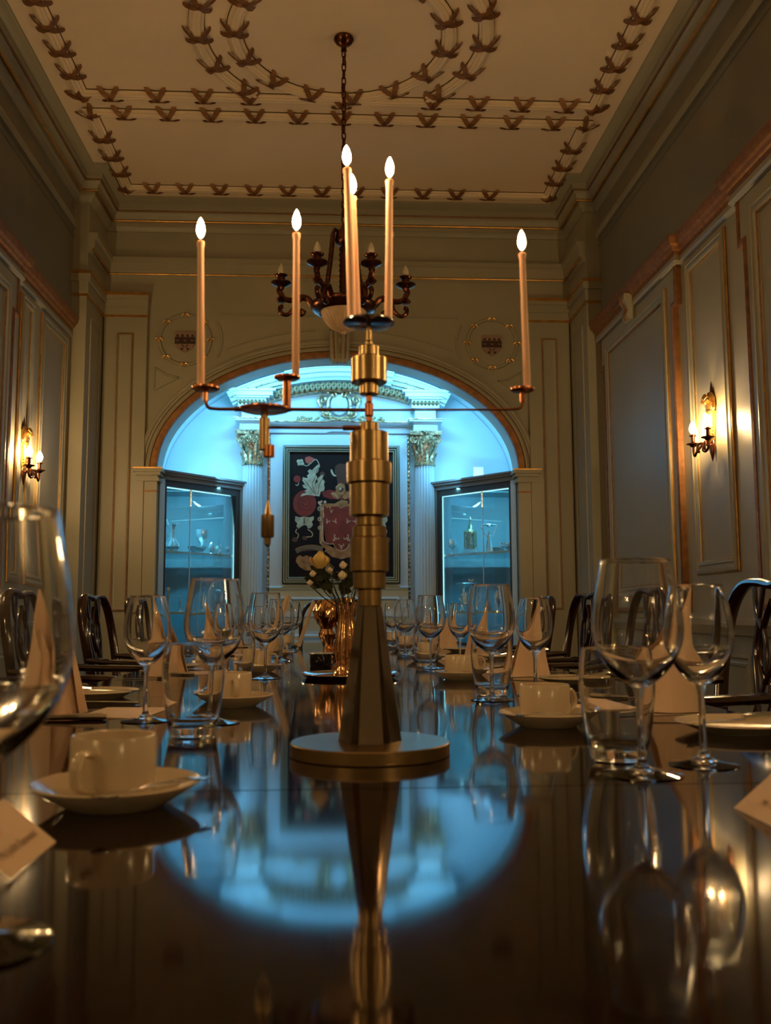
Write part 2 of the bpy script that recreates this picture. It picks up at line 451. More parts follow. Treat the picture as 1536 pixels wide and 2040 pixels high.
# imposts and jamb pilasters
for s in (-1, 1):
    x0, x1 = sorted((s*1.415, s*1.545))
    MB().box(x0, x1, FY-.035, FY, 0, 1.95).build('jamb_pilaster', 'paint', WF)
    im = MB()
    for (e, z0, z1) in ((.02, 1.95, 1.975), (.008, 1.975, 1.995), (.03, 1.995, 2.02), (.045, 2.02, 2.046)):
        im.box(x0-e, x1+e, FY-.04-e, FY+.2, z0, z1)
    im.build('impost', 'paint', WF)
    MB().box(x0-.047, x1+.047, FY-.088, FY+.2, 2.046, 2.056).build('gilt_bead', 'gilt', WF)
    MB().box(x0-.004, x1+.004, FY-.040, FY, 1.87, 1.882).build('gilt_bead', 'gilt_dull', WF)
    # the tall pilaster with its cap
    a, b = sorted((s*1.515, s*1.85))
    MB().box(a, b, FY-.05, FY, 0, 3.26).build('pilaster', 'paint', WF)
    MB().box(a-.004, b+.004, FY-.055, FY, 3.252, 3.272).build('gilt_bead', 'gilt', WF)
    cp = MB()
    for (e, z0, z1) in ((.008, 3.272, 3.33), (.02, 3.33, 3.39), (.035, 3.39, 3.42)):
        cp.box(a-e, b+e*.3, FY-.05-e, FY, z0, z1)
    cp.build('pilaster_cap', 'paint', WF)
    MB().box(a-.045, b+.01, FY-.098, FY, 3.42, 3.442).build('gilt_bead', 'gilt', WF)
    pm = lambda p, h: (p[0], FY-.05-h, p[1])
    y0, y1 = sorted((s*1.615, s*1.745))
    MB().sweep([(0, 0), (.002, .012), (.014, .014), (.02, .004), (.03, .002), (.03, 0)], rect(y0, y1, .95, 3.12), pm, True).build('panel_frame', 'paint', WF)
    MB().sweep(bead(.008, .014, .005), rect(y0, y1, .95, 3.12), pm, True, True).build('gilt_bead', 'gilt_dull', WF)
    # panel on the inner face of the pier
    W = WR if s > 0 else WL
    qm = lambda p, h: (s*(PX-h), p[0], p[1])
    MB().sweep([(0, 0), (.002, .010), (.014, .012), (.02, .004), (.03, .002), (.03, 0)], rect(6.83, 7.12, .95, 3.12), qm, True).build('panel_frame', 'paint', W)
    c2 = MB()
    for (e, z0, z1) in ((.012, 3.272, 3.36), (.03, 3.36, 3.42)):
        xx = sorted((s*(PX-e), s*WX)); c2.box(xx[0], xx[1], PY-e, FY-.05, z0, z1)
    c2.build('pilaster_cap', 'paint', W)
    for zz, e in ((3.425, .036), (3.262, .006)):
        xx = sorted((s*(PX-e), s*WX)); MB().box(xx[0], xx[1], PY-e, FY-.05, zz-.01, zz+.012).build('gilt_bead', 'gilt', W)
# keystone: a fluted scroll bracket
ks = MB()
for i in range(5):
    x = -.06+.03*i
    pth = [(x*1.15, FY-.03, 3.17), (x*1.12, FY-.075, 3.14), (x*1.05, FY-.085, 3.08), (x, FY-.07, 3.0), (x*.92, FY-.075, 2.95), (x*.88, FY-.06, 2.915), (x*.86, FY-.03, 2.91)]
    ks.tube(pth, .017, 8)
ks.box(-.08, .08, FY-.05, FY+.02, 2.92, 3.17)
ks.build('keystone', 'paint', WF)
for x in (-.045, .0, .045): MB().tube([(x*1.1, FY-.098, 3.12), (x, FY-.088, 3.0), (x*.9, FY-.085, 2.93)], .005, 6).build('gilt_line', 'gilt_dull', WF)
# spandrels: medallion ring with bees, shield, incised lines
def bee_mesh():
    b = MB().lathe([(0, -.022), (.008, -.014), (.010, 0), (.007, .012), (0, .02)], 10)
    for s in (-1, 1): b.tube([(0, .0, .004), (s*.014, -.004, .012), (s*.026, 0, .002), (s*.03, 0, -.014)], [.004, .006, .005, .001], 6)
    return b.mesh('gilt_bee', 'gilt', 40)
BEE = bee_mesh()
for s in (-1, 1):
    cx, cz, r = s*1.225, 3.085, .20
    ring = [(cx+r*math.cos(2*PI*i/48), cz+r*math.sin(2*PI*i/48)) for i in range(48)]
    MB().sweep([(-.014, 0), (-.008, .018), (.008, .018), (.014, 0)], ring, fmap, True).build('medallion_ring', 'paint', WF)
    for k in range(8):
        a = PI/2+k*PI/4; o = put('gilt_bee', BEE, WF, (cx+r*1.02*math.cos(a), FY-.016, cz+r*1.0*math.sin(a)))
    def sm(p, h, cx=cx, cz=cz): return (cx+p[0]*.001, FY-h, cz+p[1]*.001)
    sh = [(-78, 70), (78, 70), (78, -20), (66, -56), (40, -80), (0, -100), (-40, -80), (-66, -56), (-78, -20)]
    MB().prism(sh, sm, 0, .012).build('shield', 'shield_pink', WF)
    MB().prism([(-79, 22), (79, 22), (79, -32), (-79, -32)], sm, .005, .016).build('shield_band', 'shield_dark', WF)
    for x in (-58, -20, 20, 58): MB().prism([(x-9, 26), (x+9, 26), (x+9, 36), (x+3, 46), (x-9, 40)], sm, .010, .016).build('shield_charge', 'shield_dark', WF)
    for x in (-58, 0, 58): MB().prism([(x-14, -2), (x+14, -4), (x+10, -10), (x-10, -8)], sm, .012, .019).build('shield_charge', 'shield_pink', WF)
    for x in (-1, 1):
        MB().prism([(x*4, -58), (x*22, -36), (x*26, -40), (x*9, -62)], sm, .010, .016).build('shield_charge', 'shield_dark', WF)
        MB().prism([(x*14, -66), (x*32, -66), (x*32, -82), (x*14, -82)], sm, .010, .016).build('shield_charge', 'shield_dark', WF)
    def groove(pts): MB().sweep([(-.009, 0), (-.005, .012), (.005, .012), (.009, 0)], pts, fmap).build('spandrel_line', 'paint', WF)
    big = ell(AA+.30, AB+.24, 80)
    up = [p for p in big if .16 < s*p[0] < .92]
    if s < 0: up = up[::-1]
    groove([(s*.16, 3.30), (s*.95, 3.30)])
    arc2 = [(cx-s*.29*math.cos(t), cz+.29*math.sin(t)) for t in [R(-28+i*6) for i in range(11)]]
    groove(arc2)
    groove(up[::-1] if s > 0 else up)
    groove([(s*1.46, 2.86), (s*1.36, 2.80), (s*1.27, 2.78)]); groove([(s*1.46, 2.86), (s*1.46, 2.68)]); groove([(s*1.46, 2.68), (s*1.35, 2.74), (s*1.27, 2.78)])

# ---- side walls: panels, door-case bays, picture rail, dado
PF = [(0, 0), (.004, .018), (.02, .022), (.03, .012), (.04, .012), (.048, .020), (.06, .016), (.066, 0)]
def panel(W, mp, y0, y1, z0, z1, inner=True):
    MB().sweep(PF, rect(y0, y1, z0, z1), mp, True).build('panel_frame', 'paint', W)
    MB().sweep(bead(.002, .008, .007), rect(y0, y1, z0, z1), mp, True, True).build('gilt_bead', 'gilt', W)
    if inner: MB().sweep(bead(.064, .008, .005), rect(y0, y1, z0, z1), mp, True, True).build('gilt_bead', 'gilt', W)
def bay(W, mp, y0, y1, key=True):
    zt, ze, e = 2.99, 2.70, .06
    out = [(y0, .93), (y1, .93), (y1, ze), (y1+e, ze), (y1+e, zt), (y0-e, zt), (y0-e, ze), (y0, ze)]
    MB().prism(out, mp, 0, .03).build('door_case', 'paint', W)
    MB().sweep([(0, 0), (-.001, .034), (.012, .040), (.03, .036), (.032, .028)], out, mp, True).build('gilt_edge', 'gilt_dull', W)
    mp2 = lambda p, h: mp(p, h+.03)
    MB().sweep(PF, rect(y0+.10, y1-.10, 1.03, zt-.14), mp2, True).build('panel_frame', 'paint', W)
    MB().sweep(bead(.002, .008, .006), rect(y0+.10, y1-.10, 1.03, zt-.14), mp2, True, True).build('gilt_bead', 'gilt', W)
    MB().sweep(bead(.064, .008, .005), rect(y0+.10, y1-.10, 1.03, zt-.14), mp2, True, True).build('gilt_bead', 'gilt_dull', W)
    if key:
        c = (y0+y1)/2; k = MB()
        prof = [(.0, .17), (.075, .17), (.08, .13), (.06, .10), (.05, .06), (.062, .03), (.05, 0), (0, -.01)]
        v = []
        for dy in (-.05, .05): v += [mp((c+dy, 2.85+z), .03+h) for h, z in prof]
        n = len(prof)
        k.add(v, [tuple(range(n)), tuple(range(2*n-1, n-1, -1))]+[(i, (i+1) % n, n+(i+1) % n, n+i) for i in range(n)])
        k.build('keystone', 'paint', W, smooth=20)
        MB().tube([mp((c, 2.85+z), .034+h) for h, z in prof[1:-1]], .010, 6).build('gilt_line', 'gilt_dull', W)
def rail_path(x, s, bays):
    ys = [(BY, 0)]
    pts = [(BY, 0.0)]
    for (a, b) in sorted(bays): pts += [(a-.08, 0.0), (a-.08, .035), (b+.08, .035), (b+.08, 0.0)]
    pts.append((PY, 0.0))
    pts = [p for p in pts if p[0] <= PY]
    out = [(s*(WX-o), y) for y, o in pts]
    return out if s > 0 else out[::-1]
RP = [(0, 2.985), (.014, 2.985), (.016, 3.005), (.03, 3.012), (.036, 3.03), (.05, 3.04), (.055, 3.06), (.06, 3.075), (.06, 3.09), (.0, 3.10)]
RP2 = [(0, 2.93), (.012, 2.935), (.02, 2.95), (.012, 2.985), (0, 2.985)]
for W, mp, s, bays, pans in ((WR, rmap, 1, [(5.18, 6.60), (2.82, 4.24)], [(4.50, 5.03), (2.14, 2.67)]),
                             (WL, lmap, -1, [(4.16, 5.46), (1.80, 3.10)], [(6.04, 6.62), (5.64, 5.90), (3.28, 3.54), (3.68, 4.0)])):
    for (a, b) in bays: bay(W, mp, a, b)
    for (a, b) in pans: panel(W, mp, a, b, 1.13, 2.90)
    path = rail_path(WX, s, bays)
    MB().sweep(RP, path, plan, pclosed=True).build('picture_rail', 'gilt_dull', W)
    MB().sweep(RP2, path, plan).build('rail_fillet', 'paint', W)
    st = [(s*WX, BY), (s*WX, PY)]
    if s < 0: st = st[::-1]
    MB().sweep([(0, .80), (.02, .81), (.03, .84), (.045, .86), (.045, .885), (0, .89)], st, plan).build('dado_rail', 'paint', W)
    yy = -1.0
    while yy < 6.2:
        MB().sweep(PF, rect(yy, yy+.9, .26, .72), mp, True).build('panel_frame', 'paint', W); yy += 1.08
    bb = MB().sweep([(0, 0), (.025, 0), (.025, .13), (.015, .15), (.012, .17), (0, .18)], st, plan).build('baseboard_right' if s > 0 else 'baseboard_left', 'paint'); struct(bb)

# ---- aedicule against the back of the niche
AE = struct(empty('trim_2'))
def nm(p, h): return (p[0], 8.1-h, p[1])
MB().box(-.60, .60, 8.065, 8.1, .9, 2.49).build('picture_panel', 'niche_paint', AE)
rope = MB()
for s in (-1, 1):
    MB().tube([(s*(.612+.004*math.sin(i*1.7)), 8.072, .95+i*.0125) for i in range(124)], [.009+.004*math.sin(i*2.1) for i in range(124)], 6).build('rope_moulding', 'gold_carved', AE)
MB().sweep([(0, 0), (.0, .05), (.02, .06), (.035, .03), (.05, .028), (.05, 0)], [(-.6, 1.13), (.6, 1.13)], nm).build('sill', 'niche_paint', AE)
MB().sweep([(0, 0), (.0, .02), (.02, .026), (.03, .01), (.03, 0)], rect(-.52, .52, .72, 1.07), lambda p, h: (p[0], 8.065-h, p[1]), True).build('panel_frame', 'niche_paint', AE)
def leaf_mesh(name, m, w, h, curl, seg=8):
    # acanthus leaf: lobed outline, bent outwards towards -y
    v = []; f = []
    for i in range(seg+1):
        t = i/seg
        ww = w*(0.55+0.45*math.sin(PI*min(1, t*1.15)))*(1-.75*t**4)*(1+.16*math.cos(t*22))
        y = -curl*(t**2.2)*1.0; z = h*(t if t < .8 else .8+.2*math.sin((t-.8)/.2*PI/2)-.25*(t-.8))
        for q in (-1, -.5, 0, .5, 1):
            v.append((q*ww*.5, y+abs(q)*w*.14-(.0 if q else w*.10), z))
    for i in range(seg):
        for k in range(4): a = i*5+k; f.append((a, a+1, a+6, a+5))
    n = len(v); v += [(x, y+.006, z) for x, y, z in v]; f += [tuple(reversed([i+n for i in q])) for q in f]
    return MB().add(v, f).mesh(name, m, 60)
LEAF1 = leaf_mesh('acanthus_leaf', 'gold_carved', .052, .105, .035)
LEAF2 = leaf_mesh('acanthus_leaf', 'gold_carved', .06, .165, .05)
LEAF3 = leaf_mesh('acanthus_leaf', 'gold_carved', .05, .075, .02)
def volute_mesh():
    m = MB(); sp = spiral((0, 0), .036, 1.6, PI/2, 30, -1, .16)
    m.tube([(-.055, .0, -.07), (-.045, .0, -.02), (-.02, 0, .026)]+[(x, 0, z) for x, z in sp], [.011]*3+[.011-.005*i/30 for i in range(31)], 8)
    m.lathe([(0, -.008), (.01, 0), (0, .008)], 8)
    return m.mesh('volute', 'gold_carved', 50)
VOL = volute_mesh()
for s in (-1, 1):
    cx, cy = s*.75, 8.02
    MB().lathe([(.092, .35), (.092, 1.2), (.090, 1.7), (.083, 2.20)], 120, (cx, cy, 0), wob=lambda a, z: 1-.13*max(0, math.cos(20*a))**.7).build('fluted_shaft', 'niche_paint', AE)
    MB().lathe([(.125, .25), (.125, .29), (.11, .30), (.118, .325), (.10, .345), (.092, .36)], 32, (cx, cy, 0)).build('column_base', 'niche_paint', AE)
    MB().box(cx-.16, cx+.16, 7.9, 8.1, 0, .25).build('column_plinth', 'niche_paint', AE)
    cap = MB().lathe([(.086, 2.20), (.096, 2.207), (.096, 2.222), (.082, 2.23), (.084, 2.32), (.10, 2.42), (.118, 2.46)], 24, (cx, cy, 0)).build('capital', 'gold_carved', AE)
    for k in range(8):
        a = k*PI/4; o = put('acanthus_leaf', LEAF1, cap, (cx+.084*math.sin(a), cy-.084*math.cos(a), 2.225)); o.rotation_euler = (0, 0, a)
        a += PI/8; o = put('acanthus_leaf', LEAF2, cap, (cx+.080*math.sin(a), cy-.080*math.cos(a), 2.24)); o.rotation_euler = (0, 0, a)
    for q in (-1, 1):
        o = put('volute', VOL, cap, (cx+q*.098, cy-.085, 2.425)); o.scale = (q, 1, 1)
        o = put('volute', VOL, cap, (cx+q*.03, cy-.10, 2.42)); o.scale = (-q*.7, 1, .8)
    MB().prism([(-.14, -.13), (-.10, -.118), (0, -.10), (.10, -.118), (.14, -.13), (.125, 0), (.13, .08), (-.13, .08), (-.125, 0)], lambda p, h: (cx+p[0], cy+p[1], h), 2.465, 2.50).build('abacus', 'gold_carved', cap)
    MB().lathe([(0, -.022), (.014, -.015), (.024, 0), (.014, .015), (0, .022)], 10, (cx, cy-.115, 2.485)).build('rosette', 'gold_carved', cap)
    # entablature block, pier and crowning cornice over the column
    e = MB().box(cx-.105, cx+.105, 7.905, 8.1, 2.50, 2.565)
    for (ex, z0, z1) in ((.015, 2.565, 2.575), (.04, 2.575, 2.592)): e.box(cx-.105-ex, cx+.105+ex, 7.905-ex, 8.1, z0, z1)
    e.build('entablature_block', 'niche_paint', AE)
    MB().box(cx-.15, cx+.15, 7.858, 8.1, 2.592, 2.602).build('gilt_edge', 'gold_carved', AE)
    MB().box(cx-.09, cx+.09, 7.92, 8.1, 2.602, 2.72).build('pedestal_block', 'niche_paint', AE)
    for k in range(7): o = put('acanthus_leaf', LEAF3, AE, (cx-.10+k*.033, 7.915, 2.70)); o.rotation_euler = (R(28), 0, 0)
    c3 = MB().box(cx-.12, cx+.12, 7.90, 8.1, 2.70, 2.775)
    for (ex, z0, z1) in ((.03, 2.775, 2.79), (.06, 2.79, 2.825), (.085, 2.825, 2.838)): c3.box(cx-.12-ex, cx+.12+ex, 7.90-ex, 8.1, z0, z1)
    c3.build('crowning_cornice', 'niche_paint', AE)
    MB().box(cx-.21, cx+.21, 7.812, 8.1, 2.838, 2.846).build('gilt_edge', 'gold_carved', AE)
# horizontal entablature between the columns, stepping up in the middle
for s in (-1, 1):
    MB().sweep([(0, 0), (0, .04), (.05, .05), (.055, .075), (.075, .10), (.082, .10), (.082, 0)], [(-.64, 2.505), (-.12, 2.505), (-.07, 2.52), (.07, 2.52), (.12, 2.505), (.64, 2.505)], nm).build('entablature', 'niche_paint', AE) if s > 0 else None
MB().sweep([(0, 0), (0, .112), (.010, .112), (.010, 0)], [(-.64, 2.588), (-.12, 2.588), (-.07, 2.603), (.07, 2.603), (.12, 2.588), (.64, 2.588)], nm).build('gilt_edge', 'gold_carved', AE)
# segmental pediment
RC = 2.12; ZC = 3.035-RC
def parc(x0, x1, n=40, rr=RC): return [(x1-(x1-x0)*i/n, ZC+math.sqrt(rr*rr-(x1-(x1-x0)*i/n)**2)) for i in range(n+1)]
PP = [(0, 0), (0, .29), (.012, .29), (.016, .27), (.04, .25), (.045, .22), (.07, .20), (.075, .18), (.095, .16), (.10, 0)]
MB().sweep(PP, parc(-.96, .96), nm).build('pediment_cornice', 'niche_paint', AE)
MB().sweep([(d, h+.05) for d, h in PP], parc(-.47, .47), nm).build('pediment_break', 'niche_paint', AE)
for rr in (RC-.045, RC-.075):
    MB().sweep([(0, 0), (0, .235+(.02 if rr > RC-.05 else -.02)), (.004, .235+(.02 if rr > RC-.05 else -.02)), (.004, 0)], parc(-.92, .92, 40, rr), nm).build('gilt_line', 'gold_carved', AE)
for k in range(-17, 18):
    a = k*.0235; o = put('acanthus_leaf', LEAF3, AE, (math.sin(a)*(RC-.165), 7.945, ZC+math.cos(a)*(RC-.165))); o.rotation_euler = (R(24), a, 0)
MB().sweep([(.10, 0), (.10, .12), (.165, .10), (.165, 0)], parc(-.84, .84), nm).build('carved_bed', 'gold_carved', AE)
# cartouche
CT = MB().lathe([(0, -.02), (.05, -.018), (.068, -.006), (.075, .0)], 28).xf(Matrix.Translation((0, 8.06, 2.76)) @ Matrix.Diagonal((1, 1, 1.25, 1)) @ Matrix.Rotation(R(-90), 4, 'X')).build('cartouche', 'niche_paint', AE)
for s in (-1, 1):
    def sc(pts, r=.012): MB().tube([(s*x, 8.055, z) for x, z in pts], [r*(1-.45*i/len(pts)) for i in range(len(pts))], 8).build('scroll', 'gold_carved', CT)
    sc([(.075, 2.66), (.10, 2.72), (.095, 2.80), (.06, 2.86)]+spiral((.045, 2.845), .03, 1.2, .6, 18, 1), .015)
    sc([(.10, 2.66), (.15, 2.70), (.165, 2.76)]+spiral((.145, 2.80), .042, 1.3, -.6, 22, 1), .016)
    sc([(.05, 2.65), (.09, 2.64)]+spiral((.12, 2.675), .035, 1.2, -2.4, 18, 1), .013)
    sc([(.0, 2.63), (.04, 2.645)]+spiral((.06, 2.62), .026, 1.2, 1.6, 16, -1), .012)
    sc([(.09, 2.86), (.12, 2.90)]+spiral((.10, 2.925), .028, 1.2, -.4, 16, 1), .012)
    sc([(.04, 2.88), (.06, 2.93), (.05, 2.96)]+spiral((.03, 2.95), .018, 1.0, .5, 12, 1), .010)
MB().lathe([(0, -.045), (.02, -.035), (.032, -.005), (.030, .02), (.016, .04), (0, .045)], 14, (0, 8.04, 2.905)).build('mask', 'gold_carved', CT)
for k in range(-3, 4): MB().tube([(k*.012, 8.05, 2.945), (k*.016, 8.04, 2.97), (k*.019, 8.045, 2.985)], [.008, .008, .002], 6).build('plume', 'gold_carved', CT)
FR = MB().lathe([(0, -1), (.7, -.7), (1, 0), (.7, .7), (0, 1)], 8).mesh('carved_fruit', 'gold_carved', 60)
rnd = random.Random(3)
for k in range(46):
    s = -1 if k % 2 else 1; t = rnd.random(); x = s*(.13+.27*t); z = 2.612+rnd.random()*.062*(1-.75*t)
    o = put('carved_fruit', FR, CT, (x, 8.05-.02*rnd.random(), z)); r = .010+.007*rnd.random(); o.scale = (r, r, r*1.1)

# ---- corner cabinets of the niche
emit('edge_glow', (0.35, 0.85, 1.0), 1.6)  # emission that imitates the bright lit edges of the door glass
def cabinet(s):
    nm_ = 'cabinet'
    root = empty('display_cabinet', (s*1.3, 7.9, 0))
    def P(x, y): return (s*x-s*1.3, y-7.9)
    A, B = (1.425, 7.36), (.86, 8.02)
    plan_ = lambda p, h: (P(*p)[0], P(*p)[1], h)
    def pr(name, poly, z0, z1, m): return MB().prism(poly, plan_, z0, z1).build(name, m, root)
    dx, dy = B[0]-A[0], B[1]-A[1]; L = math.hypot(dx, dy); ux, uy = dx/L, dy/L; nx, ny = -uy, ux   # inward or outward normal
    if nx*(0.0)+ny > 0: nx, ny = -nx, -ny
    def Q(t, o): return (A[0]+ux*t+nx*o, A[1]+uy*t+ny*o)   # o > 0 towards the room
    pr('base_cupboard', [A, B, (.86, 8.5), (1.95, 8.5), (1.95, 7.48), (1.425, 7.48)], 0, .62, 'cabinet_paint')
    pr('back_panel', [(.84, 8.5), (1.97, 8.5), (1.97, 8.53), (.84, 8.53)], .62, 2.0, 'cabinet_inner')
    pr('side_panel', [(1.95, 7.45), (1.98, 7.45), (1.98, 8.5), (1.95, 8.5)], .62, 2.0, 'cabinet_inner')
    pr('side_panel', [(1.425, 7.45), (1.95, 7.45), (1.95, 7.48), (1.425, 7.48)], .62, 2.0, 'cabinet_inner')
    pr('side_panel', [(.84, 8.03), (.86, 8.03), (.86, 8.5), (.84, 8.5)], .62, 2.0, 'cabinet_inner')
    pr('top_panel', [A, B, (.86, 8.5), (1.95, 8.5), (1.95, 7.48), (1.425, 7.48)], 1.995, 2.02, 'cabinet_inner')
    w = .055
    for t0, t1 in ((0, w), (L-w, L)): pr('door_stile', [Q(t0, 0), Q(t1, 0), Q(t1, .03), Q(t0, .03)], .62, 1.995, 'dark_wood_frame')
    pr('pilaster_strip', [Q(L-.02, .0), Q(L+.06, 0), Q(L+.06, .05), Q(L-.02, .05)], 0, 1.99, 'cabinet_paint')
    pr('pilaster_strip', [Q(-.03, .0), Q(.02, 0), Q(.02, .05), Q(-.03, .05)], 0, 1.99, 'niche_paint')
    pr('door_rail', [Q(w, 0), Q(L-w, 0), Q(L-w, .03), Q(w, .03)], 1.935, 1.995, 'dark_wood_frame')
    pr('door_rail', [Q(w, 0), Q(L-w, 0), Q(L-w, .03), Q(w, .03)], .62, .68, 'dark_wood_frame')
    for o, z0, z1 in ((.05, 1.985, 2.0), (.04, 2.0, 2.02), (.07, 2.02, 2.04), (.09, 2.04, 2.056)):
        pr('cabinet_cornice', [Q(-.06, -.12), Q(L+.02+o, -.12), Q(L+.02+o, o), Q(-.06, o)], z0, z1, 'cabinet_paint')
    mid = L*.36 if s < 0 else L*.40
    for t0, t1 in ((w, mid-.002), (mid+.002, L-w)):
        pr('glass_pane', [Q(t0, .008), Q(t1, .008), Q(t1, .014), Q(t0, .014)], .68, 1.935, 'door_glass')
    pr('glowing_edge', [Q(w, -.006), Q(L-w, -.006), Q(L-w, .0), Q(w, .0)], 1.928, 1.934, 'edge_glow')  # glowing lines added for the lit door-glass edges, no lamp there
    pr('glowing_edge', [Q(L-w-.006, -.006), Q(L-w, -.006), Q(L-w, .0), Q(L-w-.006, .0)], .68, 1.934, 'edge_glow')
    pr('pane_edge', [Q(mid-.002, .007), Q(mid+.002, .007), Q(mid+.002, .015), Q(mid-.002, .015)], .68, 1.935, 'glass_edge')
    hg = MB()
    for k in range(9): hg.box(-.006, .006, -.004, .004, 1.80+k*.015, 1.808+k*.015)
    q = P(*Q(mid, .02)); hg.xf(Matrix.Translation((q[0], q[1], 0))); hg.box(q[0]-.002, q[0]+.002, q[1]-.003, q[1]+.003, 1.80, 1.935)
    hg.build('hinge_rack', 'silver', root)
    for z in (1.415, .93):
        pr('glass_shelf', [Q(w, -.02), Q(L-w, -.02), (.88, 8.06), (.88, 8.40), (1.90, 8.40), (1.90, 7.50), (1.44, 7.50)], z, z+.012, 'shelf_glass')
        pr('shelf_edge', [Q(w, -.018), Q(L-w, -.018), Q(L-w, -.012), Q(w, -.012)], z-.004, z+.014, 'glass_edge')
    return root
CABL = cabinet(-1); CABR = cabinet(1)
tag(CABL, 'glazed corner display cabinet holding a tall silver ewer, lit blue inside', 'cabinet')
tag(CABR, 'glazed corner display cabinet holding a gilt lantern trophy, lit blue inside', 'cabinet')
bxr = MB().taper((0, 0, 0), (.045, .03), (0, 0, .12), (.042, .028)).build('uplight_box', 'niche_paint', None, (1.20, 7.90, 2.057))
tag(bxr, 'small pale uplight box standing on top of the cabinet with the gilt trophy', 'light box')
# ------------------------------------------------------------------ painting in the niche
PT = empty('armorial_painting', (.02, 8.064, 1.785))
tag(PT, 'dark framed painting of a red coat of arms with white leaves hanging in the niche', 'painting')
K = .000694
def pu(p, h): return ((p[0]-765)*K, -h, (937-p[1])*K)
W2, H2 = .51, .605
MB().sweep([(0, 0), (0, .045), (.012, .05), (.02, .04), (.03, .042), (.04, .03), (.048, .034), (.058, .02), (.064, .012)], [(-W2, -H2), (W2, -H2), (W2, H2), (-W2, H2)], lambda p, h: (p[0], -h, p[1]), True).build('frame', 'frame_green', PT)
for d, h in ((.017, .048), (.036, .038), (.052, .030)):
    MB().sweep([(d-.003, h-.006), (d-.003, h+.002), (d+.003, h+.002), (d+.003, h-.006)], [(-W2, -H2), (W2, -H2), (W2, H2), (-W2, H2)], lambda p, h: (p[0], -h, p[1]), True).build('gilt_fillet', 'frame_gilt', PT)
MB().box(-.455, .455, -.010, 0, -.55, .55).build('canvas', 'canvas', PT)
def mir(poly): return [(1530-x, y) for x, y in reversed(poly)]
PAINT_N = [0]
def paint(poly, m, lvl=1, both=False, name='painted_motif'):
    h = .0100+.0004*lvl
    MB().prism(poly, pu, .009, h).build(name, m, PT, smooth=0)
    if both: MB().prism(mir(poly), pu, .009, h).build(name, m, PT, smooth=0)
def line(pts, w, m, lvl=3, both=False):
    n = len(pts); ws = w if isinstance(w, list) else [w]*n
    a, b = [], []
    for i in range(n):
        p, q = Vector(pts[max(0, i-1)]), Vector(pts[min(n-1, i+1)]); t = (q-p); t = t.normalized() if t.length else Vector((1, 0)); nn = Vector((-t.y, t.x))*ws[i]*.5
        a.append(tuple(Vector(pts[i])+nn)); b.append(tuple(Vector(pts[i])-nn))
    paint(a+b[::-1], m, lvl, both, 'painted_line')
def disc(cx, cy, r, n=26, ry=None): return [(cx+r*math.cos(2*PI*i/n), cy+(ry or r)*math.sin(2*PI*i/n)) for i in range(n)]
def smooth2(pts, n=5):
    out = []
    for i in range(len(pts)-1):
        p0, p1, p2, p3 = [Vector(pts[max(0, min(len(pts)-1, i+k))]) for k in (-1, 0, 1, 2)]
        for j in range(n):
            t = j/n; out.append(tuple(.5*((2*p1)+(p2-p0)*t+(2*p0-5*p1+4*p2-p3)*t*t+(3*p1-p0-3*p2+p3)*t**3)))
    out.append(tuple(pts[-1])); return out
# mantling roundels, leaves, plumes
paint(disc(305, 800, 145, 30, 165), 'p_red', 1, True)
line(smooth2(spiral((310, 790), 105, 2.0, .4, 26, 1, .1), 1), 12, 'p_red_dark', 3, True)
leafw = [(490, 290), (470, 400), (440, 430), (462, 470), (440, 520), (430, 560), (470, 520), (455, 495), (500, 450), (535, 430), (530, 490), (556, 520), (545, 560), (555, 600), (545, 640), (505, 650), (490, 710), (400, 700), (330, 690), (250, 715), (270, 680), (330, 662), (300, 640), (340, 620), (290, 600), (275, 565), (310, 560), (275, 510), (280, 465), (330, 480), (345, 470), (330, 450), (360, 420), (340, 390), (370, 365), (395, 380), (440, 330)]
paint(leafw, 'p_white', 2, True)
for p in ([(470, 340), (430, 480), (400, 560), (450, 690)], [(300, 500), (360, 580), (430, 680)], [(540, 460), (490, 560), (470, 690)]): line(smooth2(p), 7, 'p_brown', 4, True)
lw = [(190, 960), (240, 975), (300, 965), (360, 975), (420, 960), (420, 1000), (395, 1030), (410, 1070), (380, 1110), (345, 1115), (335, 1080), (300, 1070), (265, 1090), (230, 1120), (205, 1090), (215, 1050), (185, 1020)]
paint(lw, 'p_white', 2, True)
line([(300, 985), (302, 1060)], 14, 'p_brown', 4, True)
line(smooth2([(210, 1120), (195, 1160), (230, 1190), (215, 1240)]), 9, 'p_cream', 3, True)
line(smooth2([(345, 1125), (400, 1170), (395, 1215), (330, 1220)]), 9, 'p_cream', 3, True)
paint(disc(185, 1255, 38, 14, 30), 'p_brown', 2, True); paint(disc(310, 1235, 34, 14, 26), 'p_brown', 2, True)
paint([(310, 215), (360, 200), (420, 225), (435, 245), (395, 262), (360, 300), (320, 285), (306, 245)], 'p_pink', 2, True)
for cx, cy, r in ((225, 265, 24), (262, 258, 22), (270, 292, 26), (232, 300, 20)): paint(disc(cx, cy, r, 12), 'p_white', 2, True)
line(smooth2([(290, 310), (330, 322), (380, 290), (440, 240), (480, 290), (490, 340)]), 9, 'p_white', 3, True)
paint(disc(210, 490, 45, 16), 'p_red', 1, True); line(smooth2([(190, 560), (212, 574), (232, 540)]), 10, 'p_white', 3, True)
paint(disc(525, 430, 32, 14, 38), 'p_brown', 1, True)
